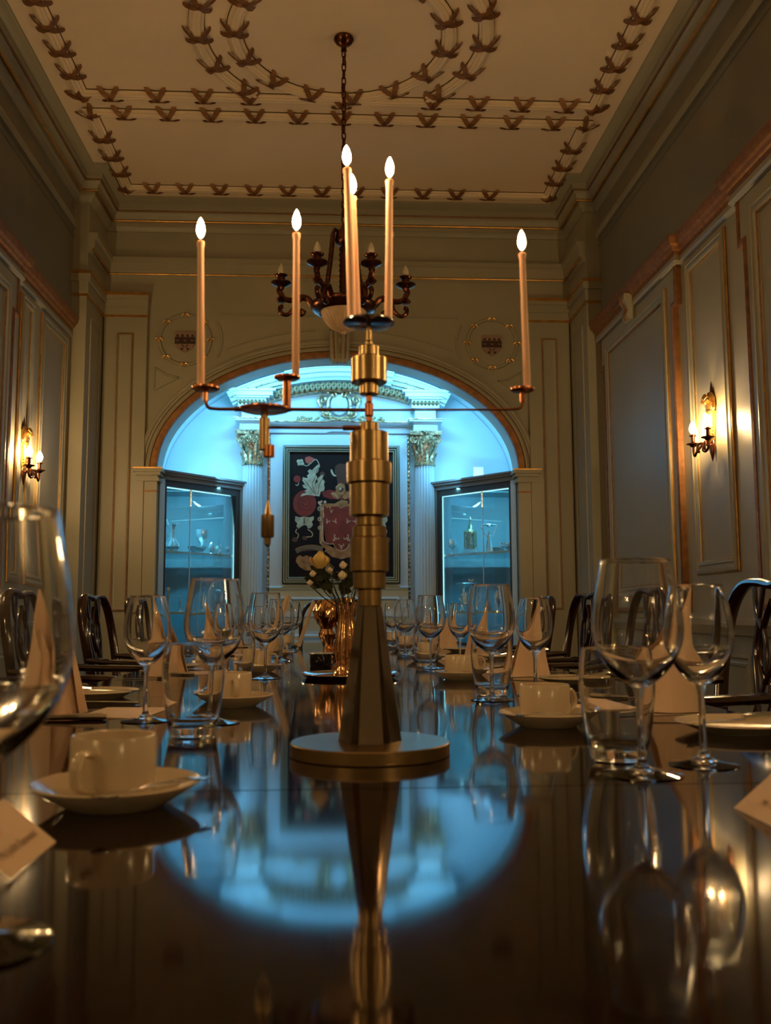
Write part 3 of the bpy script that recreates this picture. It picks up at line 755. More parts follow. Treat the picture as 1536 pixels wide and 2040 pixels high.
# crest above the helm
paint([(690, 320), (740, 290), (830, 300), (840, 420), (815, 560), (720, 560), (705, 460), (680, 400)], 'p_brown', 1)
line(smooth2([(636, 365), (648, 405), (670, 440), (700, 448)]), [10, 16, 22, 26, 26, 26, 26, 26, 26, 26, 24, 22, 20, 18, 16, 12], 'p_white', 3, True)
paint([(520, 660), (600, 625), (690, 640), (840, 640), (930, 625), (1010, 660), (990, 720), (900, 745), (640, 745), (540, 715)], 'p_red', 1)
paint([(690, 590), (730, 545), (770, 540), (810, 570), (820, 640), (790, 690), (750, 700), (700, 660)], 'p_gold', 3)
paint(disc(760, 615, 32, 16, 42), 'p_brown', 4); paint(disc(750, 610, 16, 12, 22), 'p_white', 5)
paint([(630, 665), (700, 650), (760, 720), (720, 750), (660, 715)], 'p_gold', 3, True)
for p in ([(640, 670), (690, 690), (720, 730)], [(700, 600), (740, 570), (790, 600)]): line(smooth2(p), 7, 'p_cream', 5)
# shield
SH = [(540, 830)]+[(600, 838), (700, 835), (765, 828), (830, 835), (930, 838)]+[(990, 830), (990, 1060), (990, 1270), (960, 1298), (910, 1312), (862, 1306)]+[(765+97*math.cos(a), 1300+95*math.sin(a)) for a in [R(5+17*i) for i in range(11)]]+[(668, 1306), (620, 1312), (570, 1298), (540, 1270)]
paint([(500, 800), (1030, 800), (1040, 1290), (960, 1400), (880, 1470), (765, 1500), (650, 1470), (570, 1400), (490, 1290)], 'p_gold', 1)
paint(SH, 'p_red', 2)
line(SH[11:]+[(540, 1270), (532, 1060), (540, 840)], 9, 'p_cream', 4); line([(990, 840), (998, 1060), (990, 1270), (960, 1298), (910, 1312)], 9, 'p_cream', 4)
line([(700, 1215), (765, 1150), (830, 1215)], 9, 'p_red_dark', 4)
def fleur(x, y, k, a):
    c, s_ = math.cos(a), math.sin(a)
    for pts in ([(0, 30), (0, -20)], [(0, 0), (-18, -12), (-28, -26), (-20, -34)], [(0, 0), (18, -12), (28, -26), (20, -34)], [(-14, 12), (14, 12)]):
        line([(x+k*(px*c-py*s_), y+k*(px*s_+py*c)) for px, py in pts], 9*k, 'p_cream', 4)
for x, y, k, a in ((590, 1030, .9, .5), (690, 1028, .9, -.6), (845, 1028, .9, .5), (945, 1030, .9, -.5), (685, 1245, 1.3, .7), (845, 1245, 1.3, -.7), (765, 1345, 1.1, 0), (640, 900, .7, 0), (890, 900, .7, 0)): fleur(x, y, k, a)
for yy, r in ((870, 34), (1000, 30), (1110, 26)): line(spiral((495, yy), r, 1.4, -.4, 22, -1, .15), 9, 'p_cream', 4, True)
line(smooth2([(530, 860), (545, 950), (530, 1010), (525, 1110), (515, 1180), (520, 1260), (500, 1305)]), 10, 'p_cream', 4, True)
for cx, cy, r in ((490, 790, 20), (515, 775, 14), (560, 780, 18), (500, 815, 12)): paint(disc(cx, cy, r, 10), 'p_cream', 3, True)
paint([(570, 830), (600, 800), (650, 815), (700, 790), (680, 840), (640, 835), (628, 875), (610, 845), (585, 860)], 'p_gold', 5, True)
paint([(700, 790), (770, 750), (850, 770), (830, 830), (760, 865), (710, 830)], 'p_gold', 4)
for x in (560, 620, 700): paint(disc(x, 1380+(700-abs(x))*.0+((x-560)*.5), 30, 10), 'p_gold', 2, True)
# motto ribbon and gold leaf
rb = smooth2([(200, 1400), (260, 1372), (360, 1352), (460, 1358), (560, 1390)])
line(rb, 62, 'p_banner', 2); line(mir(rb), 62, 'p_banner', 2)
line(smooth2([(200, 1370), (280, 1342), (380, 1322), (470, 1330), (565, 1362)]), 5, 'p_gold', 4)
tx = put('motto_lettering', text_mesh('POUR', .038, 'p_brown', 'motto_lettering', .0002), PT, ((335-765)*K, -.0119, (937-1386)*K)); tx.rotation_euler = (R(90), R(-2), 0); tx.scale = (1.12, 1, 1)
paint([(205, 1480), (240, 1450), (290, 1470), (330, 1450), (400, 1480), (560, 1500), (500, 1590), (400, 1640), (320, 1640), (240, 1590), (200, 1530)], 'p_gold', 2, True)

# ------------------------------------------------------------------ chandelier
CH = empty('chandelier', (.007, CY, 2.43))
tag(CH, 'bronze chandelier with unlit candle bulbs and carved alabaster bowl hanging by a chain', 'chandelier')
Z0 = 2.43
def cz(z): return z-Z0
MB().lathe([(0, cz(4.20)), (.055, cz(4.198)), (.058, cz(4.185)), (.045, cz(4.165)), (.02, cz(4.15)), (.014, cz(4.13)), (.018, cz(4.12)), (0, cz(4.11))], 24).build('canopy', 'bronze', CH)
def link_mesh():
    pts = [(.011*math.cos(a), 0, .020*math.sin(a)+(.006 if math.sin(a) > 0 else -.006)) for a in [2*PI*i/14 for i in range(14)]]
    return MB().tube(pts, .0045, 6, closed=True).mesh('chain_link', 'bronze', 60)
LK = link_mesh()
z = 4.10; i = 0
while z > 3.10:
    o = put('chain_link', LK, CH, (0, 0, cz(z))); o.rotation_euler = (0, 0, R(25)+(PI/2 if i % 2 else 0)); z -= .041; i += 1
MB().tube([(.012*math.sin(k*.5), -.012*math.cos(k*.9), cz(4.10-k*.0204)) for k in range(50)], .003, 5).build('cable', 'bronze', CH)
MB().tube([(0, 0, cz(3.0)), (0, 0, cz(2.62))], .003, 6).build('centre_rod', 'bronze', CH)
MB().lathe([(0, cz(3.09)), (.012, cz(3.085)), (.02, cz(3.065)), (.034, cz(3.05)), (.045, cz(3.03)), (.05, cz(3.0)), (.05, cz(2.985)), (.04, cz(2.97)), (0, cz(2.96))], 24).build('hub', 'bronze', CH)
for a in (R(200), R(340), R(90)):
    ca, sa = math.cos(a), math.sin(a)
    pts = [(.03*ca, .03*sa, 3.04), (.055*ca, .055*sa, 3.05), (.066*ca, .066*sa, 3.02), (.07*ca, .07*sa, 2.95), (.082*ca, .082*sa, 2.84), (.098*ca, .098*sa, 2.72), (.11*ca, .11*sa, 2.63)]
    arm = MB().tube([(x, y, cz(zz)) for x, y, zz in pts], [.014, .018, .021, .022, .022, .023, .025], 8, flat=(1, .6)).build('hanger', 'bronze', CH)
    for k in range(13):
        t = k/12; x = (.068+.044*t)*ca; y = (.068+.044*t)*sa; zz = 3.0-.36*t
        for q in (-1, 1): MB().lathe([(0, -.008), (.006, 0), (0, .010)], 6, (x-q*sa*.022, y+q*ca*.022, cz(zz))).build('leaf_stud', 'bronze', arm)
MB().lathe([(.125, cz(2.585)), (.14, cz(2.575)), (.165, cz(2.585)), (.182, cz(2.605)), (.185, cz(2.62)), (.17, cz(2.635)), (.14, cz(2.648)), (.12, cz(2.64)), (.118, cz(2.60))], 48, closed=True).build('bowl_rim', 'bronze', CH)
MB().lathe([(.13, cz(2.595)), (.122, cz(2.56)), (.10, cz(2.52)), (.07, cz(2.49)), (.04, cz(2.474)), (.016, cz(2.468)), (.012, cz(2.458)), (0, cz(2.452))], 96, wob=lambda a, zz: 1-.08*abs(math.sin(a*16)) if zz < cz(2.54) else 1).build('bowl', 'alabaster', CH)
def ch_arm(a, Rr):
    root = empty('branch', (0, 0, 0)); root.parent = CH
    pl = lambda r, z: (r*math.cos(a), r*math.sin(a), cz(z))
    b1 = [(.17, 2.62), (.20, 2.655), (.235, 2.66), (.262, 2.63), (.26, 2.585), (.235, 2.57), (.222, 2.59)]
    t1 = MB().tube([pl(*p) for p in smooth2(b1, 4)], .019, 8)
    t1.tube([pl(*p) for p in smooth2([(.262, 2.63), (.285, 2.585), (.315, 2.562), (.345, 2.575), (.35, 2.605), (.332, 2.61)], 4)], .012, 8)
    t1.tube([pl(*p) for p in smooth2([(.25, 2.655), (.29, 2.645), (.33, 2.655), (Rr, 2.68), (Rr+.01, 2.70), (Rr, 2.725)], 4)], .016, 8)
    t1.build('scroll_arm', 'bronze', root)
    c = pl(Rr, 0)
    MB().lathe([(0, 2.63), (.018, 2.632), (.03, 2.645), (.022, 2.658), (.012, 2.665)], 16, (c[0], c[1], -Z0)).build('boss', 'bronze', root)
    MB().lathe([(0, 2.70), (.014, 2.705), (.018, 2.72), (.04, 2.73), (.055, 2.738), (.056, 2.745), (.03, 2.75), (.02, 2.757), (.022, 2.772), (.034, 2.782), (.036, 2.788), (.0, 2.79)], 20, (c[0], c[1], -Z0)).build('drip_pan', 'bronze', root)
    MB().lathe([(0, 2.788), (.012, 2.79), (.018, 2.806), (.018, 2.82), (.010, 2.842), (.002, 2.856), (0, 2.857)], 16, (c[0], c[1], -Z0)).build('candle_bulb', 'frosted_bulb', root)
for a in (0, 180, -66, -114, 90): ch_arm(R(a), .345)

# ------------------------------------------------------------------ wall sconces
def bulb_prof(): return [(.007, 0), (.012, .006), (.0185, .022), (.019, .032), (.012, .052), (.003, .066), (0, .067)]
def make_sconce():
    root = empty('wall_sconce')     # local: wall at y=0, room towards -y, z=0 at the bottom tip
    def lz(prof, name, m, c=(0, 0, 0), sy=.45): return MB().lathe(prof, 16, c, sy=sy).build(name, m, root)
    lz([(0, 0), (.010, .02), (.020, .045), (.032, .075), (.026, .10), (.022, .115)], 'lower_boss', 'bronze', (0, -.018, 0))
    lz([(.014, .10), (.022, .12), (.036, .22), (.042, .27), (.0, .275)], 'quiver', 'gilt', (0, -.020, 0), .75)
    MB().box(-.012, .012, -.056, -.045, .17, .265).build('mirror_panel', 'silver', root)
    for s in (-1, 1):
        for k in range(8): MB().lathe([(0, -.010), (.008, 0), (0, .010)], 8, (s*(.024+.012*k/8), -.022, .13+k*.018)).build('bead', 'gilt', root)
        MB().tube([(s*.03, -.02, .27), (s*.045, -.02, .285), (s*.042, -.02, .31), (s*.025, -.02, .32)], .009, 8).build('scroll', 'gilt', root)
    for k in range(-3, 4):
        a = k*R(24); MB().tube([(0, -.045, .315), (.02*math.sin(a), -.055, .315+.025*math.cos(a)), (.038*math.sin(a), -.045, .315+.05*math.cos(a))], [.006, .010, .007], 6).build('shell_rib', 'gilt', root)
    lz([(.028, .27), (.04, .30), (.036, .345), (.016, .375), (0, .38)], 'shell_back', 'gilt', (0, -.018, 0), .7)
    lz([(.010, .365), (.014, .385), (.006, .42), (0, .44)], 'spike', 'bronze', (0, -.010, 0), .6)
    for s in (-1, 1):
        arm = MB().tube(smooth2([(0, -.03, .085), (s*.02, -.06, .105), (s*.045, -.075, .10), (s*.05, -.08, .07), (s*.035, -.075, .06)], 4), .007, 8)
        arm.tube(smooth2([(s*.02, -.06, .10), (s*.04, -.085, .062), (s*.07, -.085, .045), (s*.098, -.08, .062), (s*.10, -.08, .10)], 4), .007, 8).build('scroll_arm', 'bronze', root)
        c = (s*.10, -.08, 0)
        pan = MB().lathe([(0, .095), (.012, .098), (.020, .108), (.035, .113), (.036, .117), (.018, .120), (.010, .126)], 18, c).build('drip_pan', 'bronze', root)
        MB().lathe([(.010, .122), (.010, .155), (.020, .158), (.020, .162), (.009, .164), (.007, .175)], 14, c).build('candle_socket', 'bronze', pan)
        MB().lathe(bulb_prof(), 16, (c[0], c[1], .17)).build('glowing_bulb', 'bulb_lit', root)
    return root
SCO = make_sconce()
ZS = 1.71
for side, ys, lab in ((1, 4.74, 'lit two-arm gilt wall sconce inside the tall framed panel between two door-cases'), (-1, 5.77, 'lit two-arm gilt wall sconce in the narrow panel beside a wide plain panel')):
    o = place(SCO, (side*WX, ys, ZS), R(-90) if side > 0 else R(90), lab); o['category'] = 'wall lamp'; o['group'] = 'gilt wall sconces'
    # local -y must point into the room
    o.rotation_euler = (0, 0, R(-90) if side > 0 else R(90))
for side, ys, lb in ((1, 2.40, 'second from the gilt trophy cabinet'), (-1, 3.41, 'second from the tall ewer cabinet'), (1, 0.05, 'third from the gilt trophy cabinet'), (-1, 1.05, 'third from the tall ewer cabinet'), (1, -2.3, 'fourth from the gilt trophy cabinet'), (-1, -1.3, 'fourth from the tall ewer cabinet')):  # unseen sconces added to light the near part of the room
    o = place(SCO, (side*WX, ys, ZS), R(-90) if side > 0 else R(90), 'added unseen lit gilt wall sconce, '+lb); o['category'] = 'wall lamp'; o['group'] = 'gilt wall sconces'

# ------------------------------------------------------------------ dining table
TZ = .75; TW = .66; TY0, TY1 = -1.2, 5.75
TB = empty('dining_table', (0, 2.3, 0))
tag(TB, 'long polished dark mahogany dining table laid for dinner', 'table')
seams = [TY0, -.07, .948, 2.02, 3.09, 4.15, TY1]
for a, b in zip(seams, seams[1:]):
    g = .0016
    MB().add(*(lambda e: ([(-TW+e, a+g, TZ), (TW-e, a+g, TZ), (TW-e, b-g, TZ), (-TW+e, b-g, TZ), (-TW, a+g, TZ-.006), (TW, a+g, TZ-.006), (TW, b-g, TZ-.006), (-TW, b-g, TZ-.006), (-TW, a+g, TZ-.035), (TW, a+g, TZ-.035), (TW, b-g, TZ-.035), (-TW, b-g, TZ-.035)],
        [(0, 1, 2, 3), (0, 4, 5, 1), (1, 5, 6, 2), (2, 6, 7, 3), (3, 7, 4, 0), (4, 8, 9, 5), (5, 9, 10, 6), (6, 10, 11, 7), (7, 11, 8, 4), (8, 11, 10, 9)]))(.006)).xf(Matrix.Translation((0, -2.3, 0))).build('leaf', 'mahogany', TB, smooth=0)
MB().box(-.5, .5, TY0+.15-2.3, TY1-.15-2.3, TZ-.12, TZ-.036).build('apron', 'mahogany', TB)
for y in (-.3, 2.3, 4.9):
    MB().lathe([(0, .16), (.07, .16), (.09, .22), (.06, .30), (.05, .42), (.075, .52), (.06, .58), (.09, .64)], 24, (0, y-2.3, 0)).build('pedestal', 'mahogany', TB)
    for k in range(4):
        a = PI/4+k*PI/2; MB().tube([(.05*math.cos(a), .05*math.sin(a)+y-2.3, .24), (.2*math.cos(a), .2*math.sin(a)+y-2.3, .20), (.36*math.cos(a), .36*math.sin(a)+y-2.3, .05), (.40*math.cos(a), .40*math.sin(a)+y-2.3, .02)], [.04, .035, .025, .02], 8).build('pedestal_leg', 'mahogany', TB)

# ------------------------------------------------------------------ candelabrum
CX, CYD = 0.0, 1.174
CB = empty('candelabrum', (CX, CYD, TZ))
tag(CB, 'modern brass candelabrum of stacked cylinders with copper arms and round base', 'candelabrum')
def cb(name, z0, z1, r, m='brass', seg=48):
    b = .0012
    z0 -= TZ; z1 -= TZ
    return MB().lathe([(0, z0), (r-b, z0), (r, z0+b), (r, z1-b), (r-b, z1), (0, z1)], seg).build(name, m, CB)
def zpx(y): return 1.298+(645-y)*.000652   # heights of the stacked pieces read along the axis
cb('base', TZ, TZ+.0165, .0985, 'brass_flat', 96)
# fluted smoked cone: six tapering blades
for k in range(6):
    a = R(90)+k*PI/3
    b = MB().taper((0, .0, .0166), (.0165, .002), (0, .0, .19), (.0085, .002))
    b = MB()
    z0, z1 = .0166, .182
    w0, w1, r0, r1 = .0150, .0072, .0365, .0140
    v = [(-w0, 0, z0), (w0, 0, z0), (w0, -r0, z0), (-w0, -r0, z0), (-w1, 0, z1), (w1, 0, z1), (w1, -r1, z1), (-w1, -r1, z1)]
    b.add(v, [(0, 3, 2, 1), (4, 5, 6, 7), (0, 1, 5, 4), (1, 2, 6, 5), (2, 3, 7, 6), (3, 0, 4, 7)])
    o = b.build('tapered_blade', 'smoked', CB, smooth=0); o.rotation_euler = (0, 0, k*PI/3)
stack = [(1218, 1184, .0150), (1184, 1150, .0205), (1150, 1083, .0242), (1083, 1060, .0215), (1060, 1040, .0168), (1040, 975, .0250), (975, 932, .0288), (932, 871, .0246), (871, 851, .0120), (851, 838, .0040), (838, 810, .0057), (810, 794, .0040), (794, 770, .0122), (770, 718, .0234), (718, 694, .0134), (694, 683, .0050), (683, 650, .0038)]
zz0 = .182+TZ
tot = 1.296-zz0; ys = 1218-650
for i, (ya, yb, r) in enumerate(stack):
    za = zz0+tot*(1218-ya)/ys; zb = zz0+tot*(1218-yb)/ys
    cb('collar', za, zb, r, 'copper' if r in (.0057, .0040) else 'brass')
def zat(y): return zz0+tot*(1218-y)/ys-TZ
def plate(x, y, z, r, m='copper'):
    MB().lathe([(0, z-.002), (r*.8, z-.002), (r, z+.0), (r, z+.0022), (r*.96, z+.0022), (r*.85, z+.0006), (0, z+.0006)], 40, (x, y, 0)).build('plate', m, CB)
    for k in range(7):
        a = k*2.4; MB().lathe([(0, -.002), (.0016, -.0008), (.0016, .001), (0, .0018)], 8, (x+r*.8*math.cos(a), y+r*.8*math.sin(a), z+.002)).build('wax_drop', 'copper', CB)
ztop = zat(646)
plate(0, 0, ztop, .0335, 'grey_reflection')
za = zat(825)
def rod(pts, r, m='copper', name='arm'): MB().tube(pts, r, 10).build(name, m, CB)
rod([(-.004, 0, za), (-.13, 0, za)], .0024)
rod([(-.10, 0, za), (-.172, 0, za)], .0032)
rod(smooth2([(-.165, 0, za), (-.196, 0, za), (-.207, 0, za+.004), (-.209, 0, za+.022)], 5), .0022)
rod([(-.209, 0, za+.010), (-.209, 0, za+.024)], .0035, name='socket')
plate(-.209, 0, za+.026, .0178)
rod([(.004, 0, za), (.172, 0, za+.002)], .0015)
rod(smooth2([(.165, 0, za+.002), (.192, 0, za+.003), (.199, 0, za+.008), (.200, 0, za+.024)], 5), .0018)
rod([(.2, 0, za+.012), (.2, 0, za+.026)], .0035, name='socket')
plate(.200, 0, za+.028, .0160)
plate(-.134, 0, za-.001, .0325)
rod([(-.1055, 0, za), (-.1055, 0, za+.040)], .0053, name='post')
plate(-.1055, 0, za+.041, .0170)
zl = zat(862)
rod([(-.03, .0, zl), (-.128, .0, zl)], .0018); rod([(-.008, 0, zl), (-.034, 0, zl)], .0034)
def cyl(name, x, z0, z1, r, m): MB().lathe([(0, z0), (r-.0006, z0), (r, z0+.0006), (r, z1-.0006), (r-.0006, z1), (0, z1)], 24, (x, 0, 0)).build(name, m, CB)
cyl('post', -.134, za-.012, za-.002, .0046, 'brass'); cyl('post', -.134, zat(908), za-.012, .0066, 'brass')
cyl('pivot_block', -.128, zat(922), zat(898), .0074, 'copper')
rod([(-.128, 0, zat(922)), (-.1285, 0, zat(1012))], .0011, name='hanging_wire')
MB().lathe([(.0012, zat(1010)), (.0044, zat(1036)), (.0083, zat(1038)), (.0083, zat(1080)), (.0075, zat(1082)), (.0045, zat(1083)), (.004, zat(1096)), (.0, zat(1102))], 24, (-.1285, 0, 0)).build('counterweight', 'brass', CB)

# candles
def candle(base, top, r, label, lump=0):
    b = Vector(base); t = Vector(top)-b; L = t.length
    root = empty('candle', b)
    root.rotation_mode = 'QUATERNION'; root.rotation_quaternion = Vector((0, 0, 1)).rotation_difference(t)
    tag(root, label, 'candle', 'burning dinner candles')
    MB().lathe([(0, 0), (r*1.12, 0), (r*1.1, L*.3), (r*1.0, L*.7), (r*.96, L*.955), (r*1.25, L*.99), (r*1.15, L), (r*.6, L-.0015), (0, L-.001)], 14, wob=lambda a, z: 1+.012*math.sin(3*a+z*60)).build('wax_stick', 'wax', root)
    if lump: MB().lathe([(0, -.006), (.0014, -.003), (.0012, .002), (0, .005)], 8, (r*.95, 0, L*lump)).build('wax_drip', 'wax', root)
    MB().tube([(0, 0, L-.001), (.0004, 0, L+.005), (-.0006, 0, L+.009)], .0007, 5).build('wick', 'wick', root)
    MB().lathe([(0, L+.0045), (.0022, L+.0065), (.0045, L+.0105), (.0054, L+.0155), (.0048, L+.0215), (.0030, L+.0275), (.0010, L+.0315), (0, L+.033)], 14).build('flame', 'flame', root)
    return root
def cw(x, y, z): return (CX+x, CYD+y, z)
zA = TZ+za+.028
candle(cw(-.215, 0, zA-.0005), cw(-.2185, 0, zA+.193), .0043, 'lit candle on the small copper plate of the long arm with the bent end')
candle(cw(-.0945, .0, TZ+za+.0425), cw(-.0945, 0, TZ+za+.0425+.192), .0044, 'lit candle on the raised copper plate over the round lower tray')
candle(cw(.2065, 0, zA+.0018), cw(.2035, 0, zA+.1845), .0043, 'lit candle on the plate at the end of the thinnest bare arm')
zT = TZ+ztop+.0012
candle(cw(-.0225, -.012, zT), cw(-.0285, -.012, zT+.203), .0047, 'tallest lit candle on the top plate of the candelabrum')
candle(cw(-.0145, .016, zT), cw(-.0205, .017, zT+.178), .0045, 'shortest lit candle on the top plate, leaning to the tallest one')
candle(cw(.0255, .0, zT), cw(.0280, 0, zT+.194), .0046, 'lit candle standing apart on the top plate with a wax drip', .62)
# ------------------------------------------------------------------ tableware prototypes
def stemware(name, h, foot_r, stem_h, bowl):
    root = empty(name)
    MB().lathe([(0, 0), (foot_r, 0), (foot_r, .0012), (foot_r*.6, .0035), (.012, .0065), (.0062, .011), (.0045, .016), (0, .016)], 40).build('foot', 'crystal', root)
    MB().lathe([(0, .0165), (.0045, .0165), (.0036, stem_h*.5), (.0038, stem_h*.85), (.0062, stem_h-.0005), (0, stem_h-.0005)], 16).build('stem', 'crystal', root)
    ob = smooth2([(0.0005, stem_h)]+bowl, 6)
    ib = []
    for i in range(len(ob)):
        p, q = Vector(ob[max(0, i-1)]), Vector(ob[min(len(ob)-1, i+1)]); t = (q-p).normalized()
        th = .0011+.0050*max(0, 1-(ob[i][1]-stem_h)/.042)**1.4; x = ob[i][0]-t.y*th; z = ob[i][1]+t.x*th
        if z > stem_h+.0080 and x > .003: ib.append((x, z))
    zr = ob[-1][1]
    prof = [(0, stem_h)]+ob+[(ob[-1][0]-.0003, zr+.0005), (ob[-1][0]-.0008, zr+.0005)]+ib[::-1]+[(0, ib[0][1]-.0004)]
    MB().lathe(prof, 64).build('bowl', 'crystal', root, smooth=50)
    return root
BIG = stemware('large_wine_glass', .230, .043, .092, [(.008, .0925), (.020, .100), (.034, .114), (.044, .132), (.0485, .150), (.0485, .166), (.046, .188), (.042, .210), (.0385, .230)])
SML = stemware('small_wine_glass', .205, .039, .090, [(.008, .0905), (.018, .098), (.029, .112), (.0365, .130), (.0385, .146), (.0375, .162), (.034, .182), (.0285, .204)])
def tumbler():
    root = empty('water_tumbler')
    ob = smooth2([(.0325, .002), (.034, .010), (.039, .035), (.0435, .070), (.0445, .090), (.0430, .115), (.0405, .131)], 6)
    ib = smooth2([(.0220, .0130), (.0320, .018), (.0370, .036), (.0420, .070), (.0432, .090), (.0418, .114), (.0393, .1308)], 6)
    out = [(0, 0), (.030, 0)]+ob+[(.0402, .1316), (.0396, .1316)]; inn = ib[::-1]+[(0, .012)]
    MB().lathe(out+inn, 64).build('tumbler_body', 'crystal', root, smooth=50)
    return root
TUM = tumbler()
def cup():
    root = empty('coffee_cup')
    r = .0385; h = .058
    MB().lathe([(0, .002), (r*.82, .002), (r*.84, 0), (r*.92, 0), (r*.97, .004), (r, .010), (r, h-.002), (r-.0012, h), (r-.0028, h-.001), (r-.0032, .012), (r*.8, .006), (0, .006)], 48).build('cup_body', 'china', root)
    MB().tube(smooth2([(0, -r+.001, h*.78), (0, -r-.016, h*.80), (0, -r-.024, h*.60), (0, -r-.020, h*.34), (0, -r+.001, h*.22)], 5), .0042, 10, flat=(1.25, .8)).build('handle', 'china', root)
    return root
CUP = cup()
def saucer():
    root = empty('saucer')
    MB().lathe([(0, .001), (.038, .001), (.042, .0), (.046, .002), (.060, .010), (.074, .019), (.076, .021), (.0745, .0225), (.060, .014), (.046, .0062), (.036, .005), (0, .005)], 56).build('saucer_dish', 'china', root)
    return root
SAU = saucer()
def spoon_mesh(L, bw, name, m='steel'):
    v = []; f = []; n = 20
    for i in range(n+1):
        t = i/n; x = L*(t-.5)
        if t < .26: w = bw*math.sqrt(max(0.02, 1-((t-.13)/.135)**2)); dip = -.004*math.sqrt(max(0, 1-((t-.13)/.13)**2))
        else: w = .0022+.0035*max(0, (t-.45))/.55; dip = .003*math.sin((t-.26)/.74*PI)
        for q in (-1, 0, 1): v.append((x, q*w, dip*(1 if q == 0 else .25)+.004))
    for i in range(n):
        for k in range(2): a = i*3+k; f.append((a, a+1, a+4, a+3))
    k = len(v); v += [(x, y, z-.0012) for x, y, z in v]; f += [tuple(j+k for j in reversed(q)) for q in f]
    rim = list(range(0, 3*(n+1), 3)); rim2 = [i+2 for i in rim]
    for a, b in zip(rim, rim[1:]): f.append((a, b, b+k, a+k))
    for a, b in zip(rim2, rim2[1:]): f.append((b, a, a+k, b+k))
    return MB().add(v, f).mesh(name, m, 60)
def teaspoon():
    root = empty('teaspoon'); put('spoon_body', spoon_mesh(.12, .011, 'spoon_body'), root); return root
TSP = teaspoon()
def knife():
    root = empty('table_knife')
    MB().add([(-.115, -.008, .001), (0, -.010, .001), (0, .006, .001), (-.10, .007, .001), (-.115, -.008, .0025), (0, -.010, .003), (0, .006, .003), (-.10, .007, .0025)], [(0, 3, 2, 1), (4, 5, 6, 7), (0, 1, 5, 4), (1, 2, 6, 5), (2, 3, 7, 6), (3, 0, 4, 7)]).build('blade', 'steel', root)
    MB().tube([(-.002, 0, .004), (.04, 0, .0055), (.09, 0, .0055), (.10, 0, .005)], [.004, .0055, .0065, .004], 8).build('handle', 'steel', root)
    return root
KNF = knife()
def fork():
    root = empty('table_fork')
    MB().tube([(.10, 0, .004), (.04, 0, .006), (-.02, 0, .007), (-.045, 0, .004)], [.005, .0035, .0028, .006], 8, flat=(1, .5)).build('handle', 'steel', root)
    for k in range(4): MB().tube([(-.044, (k-1.5)*.0045, .004), (-.07, (k-1.5)*.006, .002), (-.10, (k-1.5)*.006, .008)], [.002, .0015, .0008], 6).build('tine', 'steel', root)
    return root
FRK = fork()
def plate_():
    root = empty('side_plate')
    MB().lathe([(0, .001), (.05, .001), (.055, 0), (.06, .003), (.085, .012), (.09, .014), (.0885, .016), (.062, .007), (.052, .0045), (0, .004)], 56).build('plate_dish', 'china', root)
    return root
PLT = plate_()
def napkin(seed):
    root = empty('folded_napkin')
    # a wrapped cone of linen: broad foot, one side sweeping up to a soft rounded tip
    for lay_, (rr, hh, off, open_) in enumerate(((.058, .222, 0.0, 5.2), (.050, .150, 2.2, 4.2))):
        v = []; f = []; nu, nz = 36, 16
        for j in range(nz+1):
            t = j/nz
            for i in range(nu+1):
                u = i/nu; a = off+(u-.5)*open_
                top = hh*(.42+.58*math.cos((u-.5)*open_*.5)**2)
                sh = 1-.80*(t*top/hh)**.9
                r = rr*sh*(1+.05*math.sin(5*a+2*t+seed))*(1-.04*lay_)
                lean = .030*(t*top/hh)**2
                v.append((r*math.cos(a)+lean, r*math.sin(a)*.9, top*t+.0005))
        w = nu+1
        for j in range(nz):
            for i in range(nu): q = j*w+i; f.append((q, q+1, q+w+1, q+w))
        k = len(v); v += [(x*.97, y*.97, z) for x, y, z in v]; f += [tuple(q+k for q in reversed(g)) for g in f]
        for j in range(nz):
            for q in (j*w, j*w+nu): f.append((q, q+w, q+w+k, q+k))
        for i in range(nu): q = nz*w+i; f.append((q, q+1, q+1+k, q+k))
        MB().add(v, f).build('linen_fold', 'linen', root, smooth=70)
    return root
NAPS = [napkin(s) for s in (1, 5)]
def card(name, w, d, t=.0012):
    root = empty(name); MB().box(-w/2, w/2, -d/2, d/2, 0, t).build('card_sheet', 'card', root, smooth=0); return root
MENU = card('menu_card', .12, .17, .0016)

# ------------------------------------------------------------------ lay the table
LB = {'big': ('large clear wine glass, {}', 'wine glass', 'large wine glasses on the table'),
      'sml': ('small clear wine glass, {}', 'wine glass', 'small wine glasses on the table'),
      'tum': ('rounded clear water tumbler, {}', 'tumbler', 'water tumblers on the table'),
      'cup': ('straight-sided white coffee cup, {}', 'cup', 'coffee cups on the table'),
      'sau': ('white saucer under a cup, {}', 'saucer', 'saucers on the table'),
      'tsp': ('steel teaspoon on a saucer, {}', 'spoon', 'teaspoons on the saucers'),
      'nap': ('cone-folded linen napkin, {}', 'napkin', 'folded napkins on the table'),
      'plt': ('white side plate under a knife, {}', 'plate', 'side plates on the table'),
      'knb': ('steel knife on a plate, {}', 'knife', 'table knives'),
      'knf': ('long steel dinner knife, {}', 'knife', 'table knives'),
      'frk': ('steel table fork, {}', 'fork', 'table forks'),
      'mnu': ('flat cream menu card, {}', 'menu card', 'flat menu cards')}
ORD = ('first', 'second', 'third', 'fourth', 'fifth')
def which(side, n): return ORD[n]+' along from the '+('place card without a seal' if side > 0 else 'place card with the gold seal')
def lay(proto, key, x, y, z=TZ, rz=0.0, wh=''):
    o = place(proto, (x, y, z), rz); l, c, g = LB[key]; tag(o, l.format(wh), c, g); return o
E_ = .0004
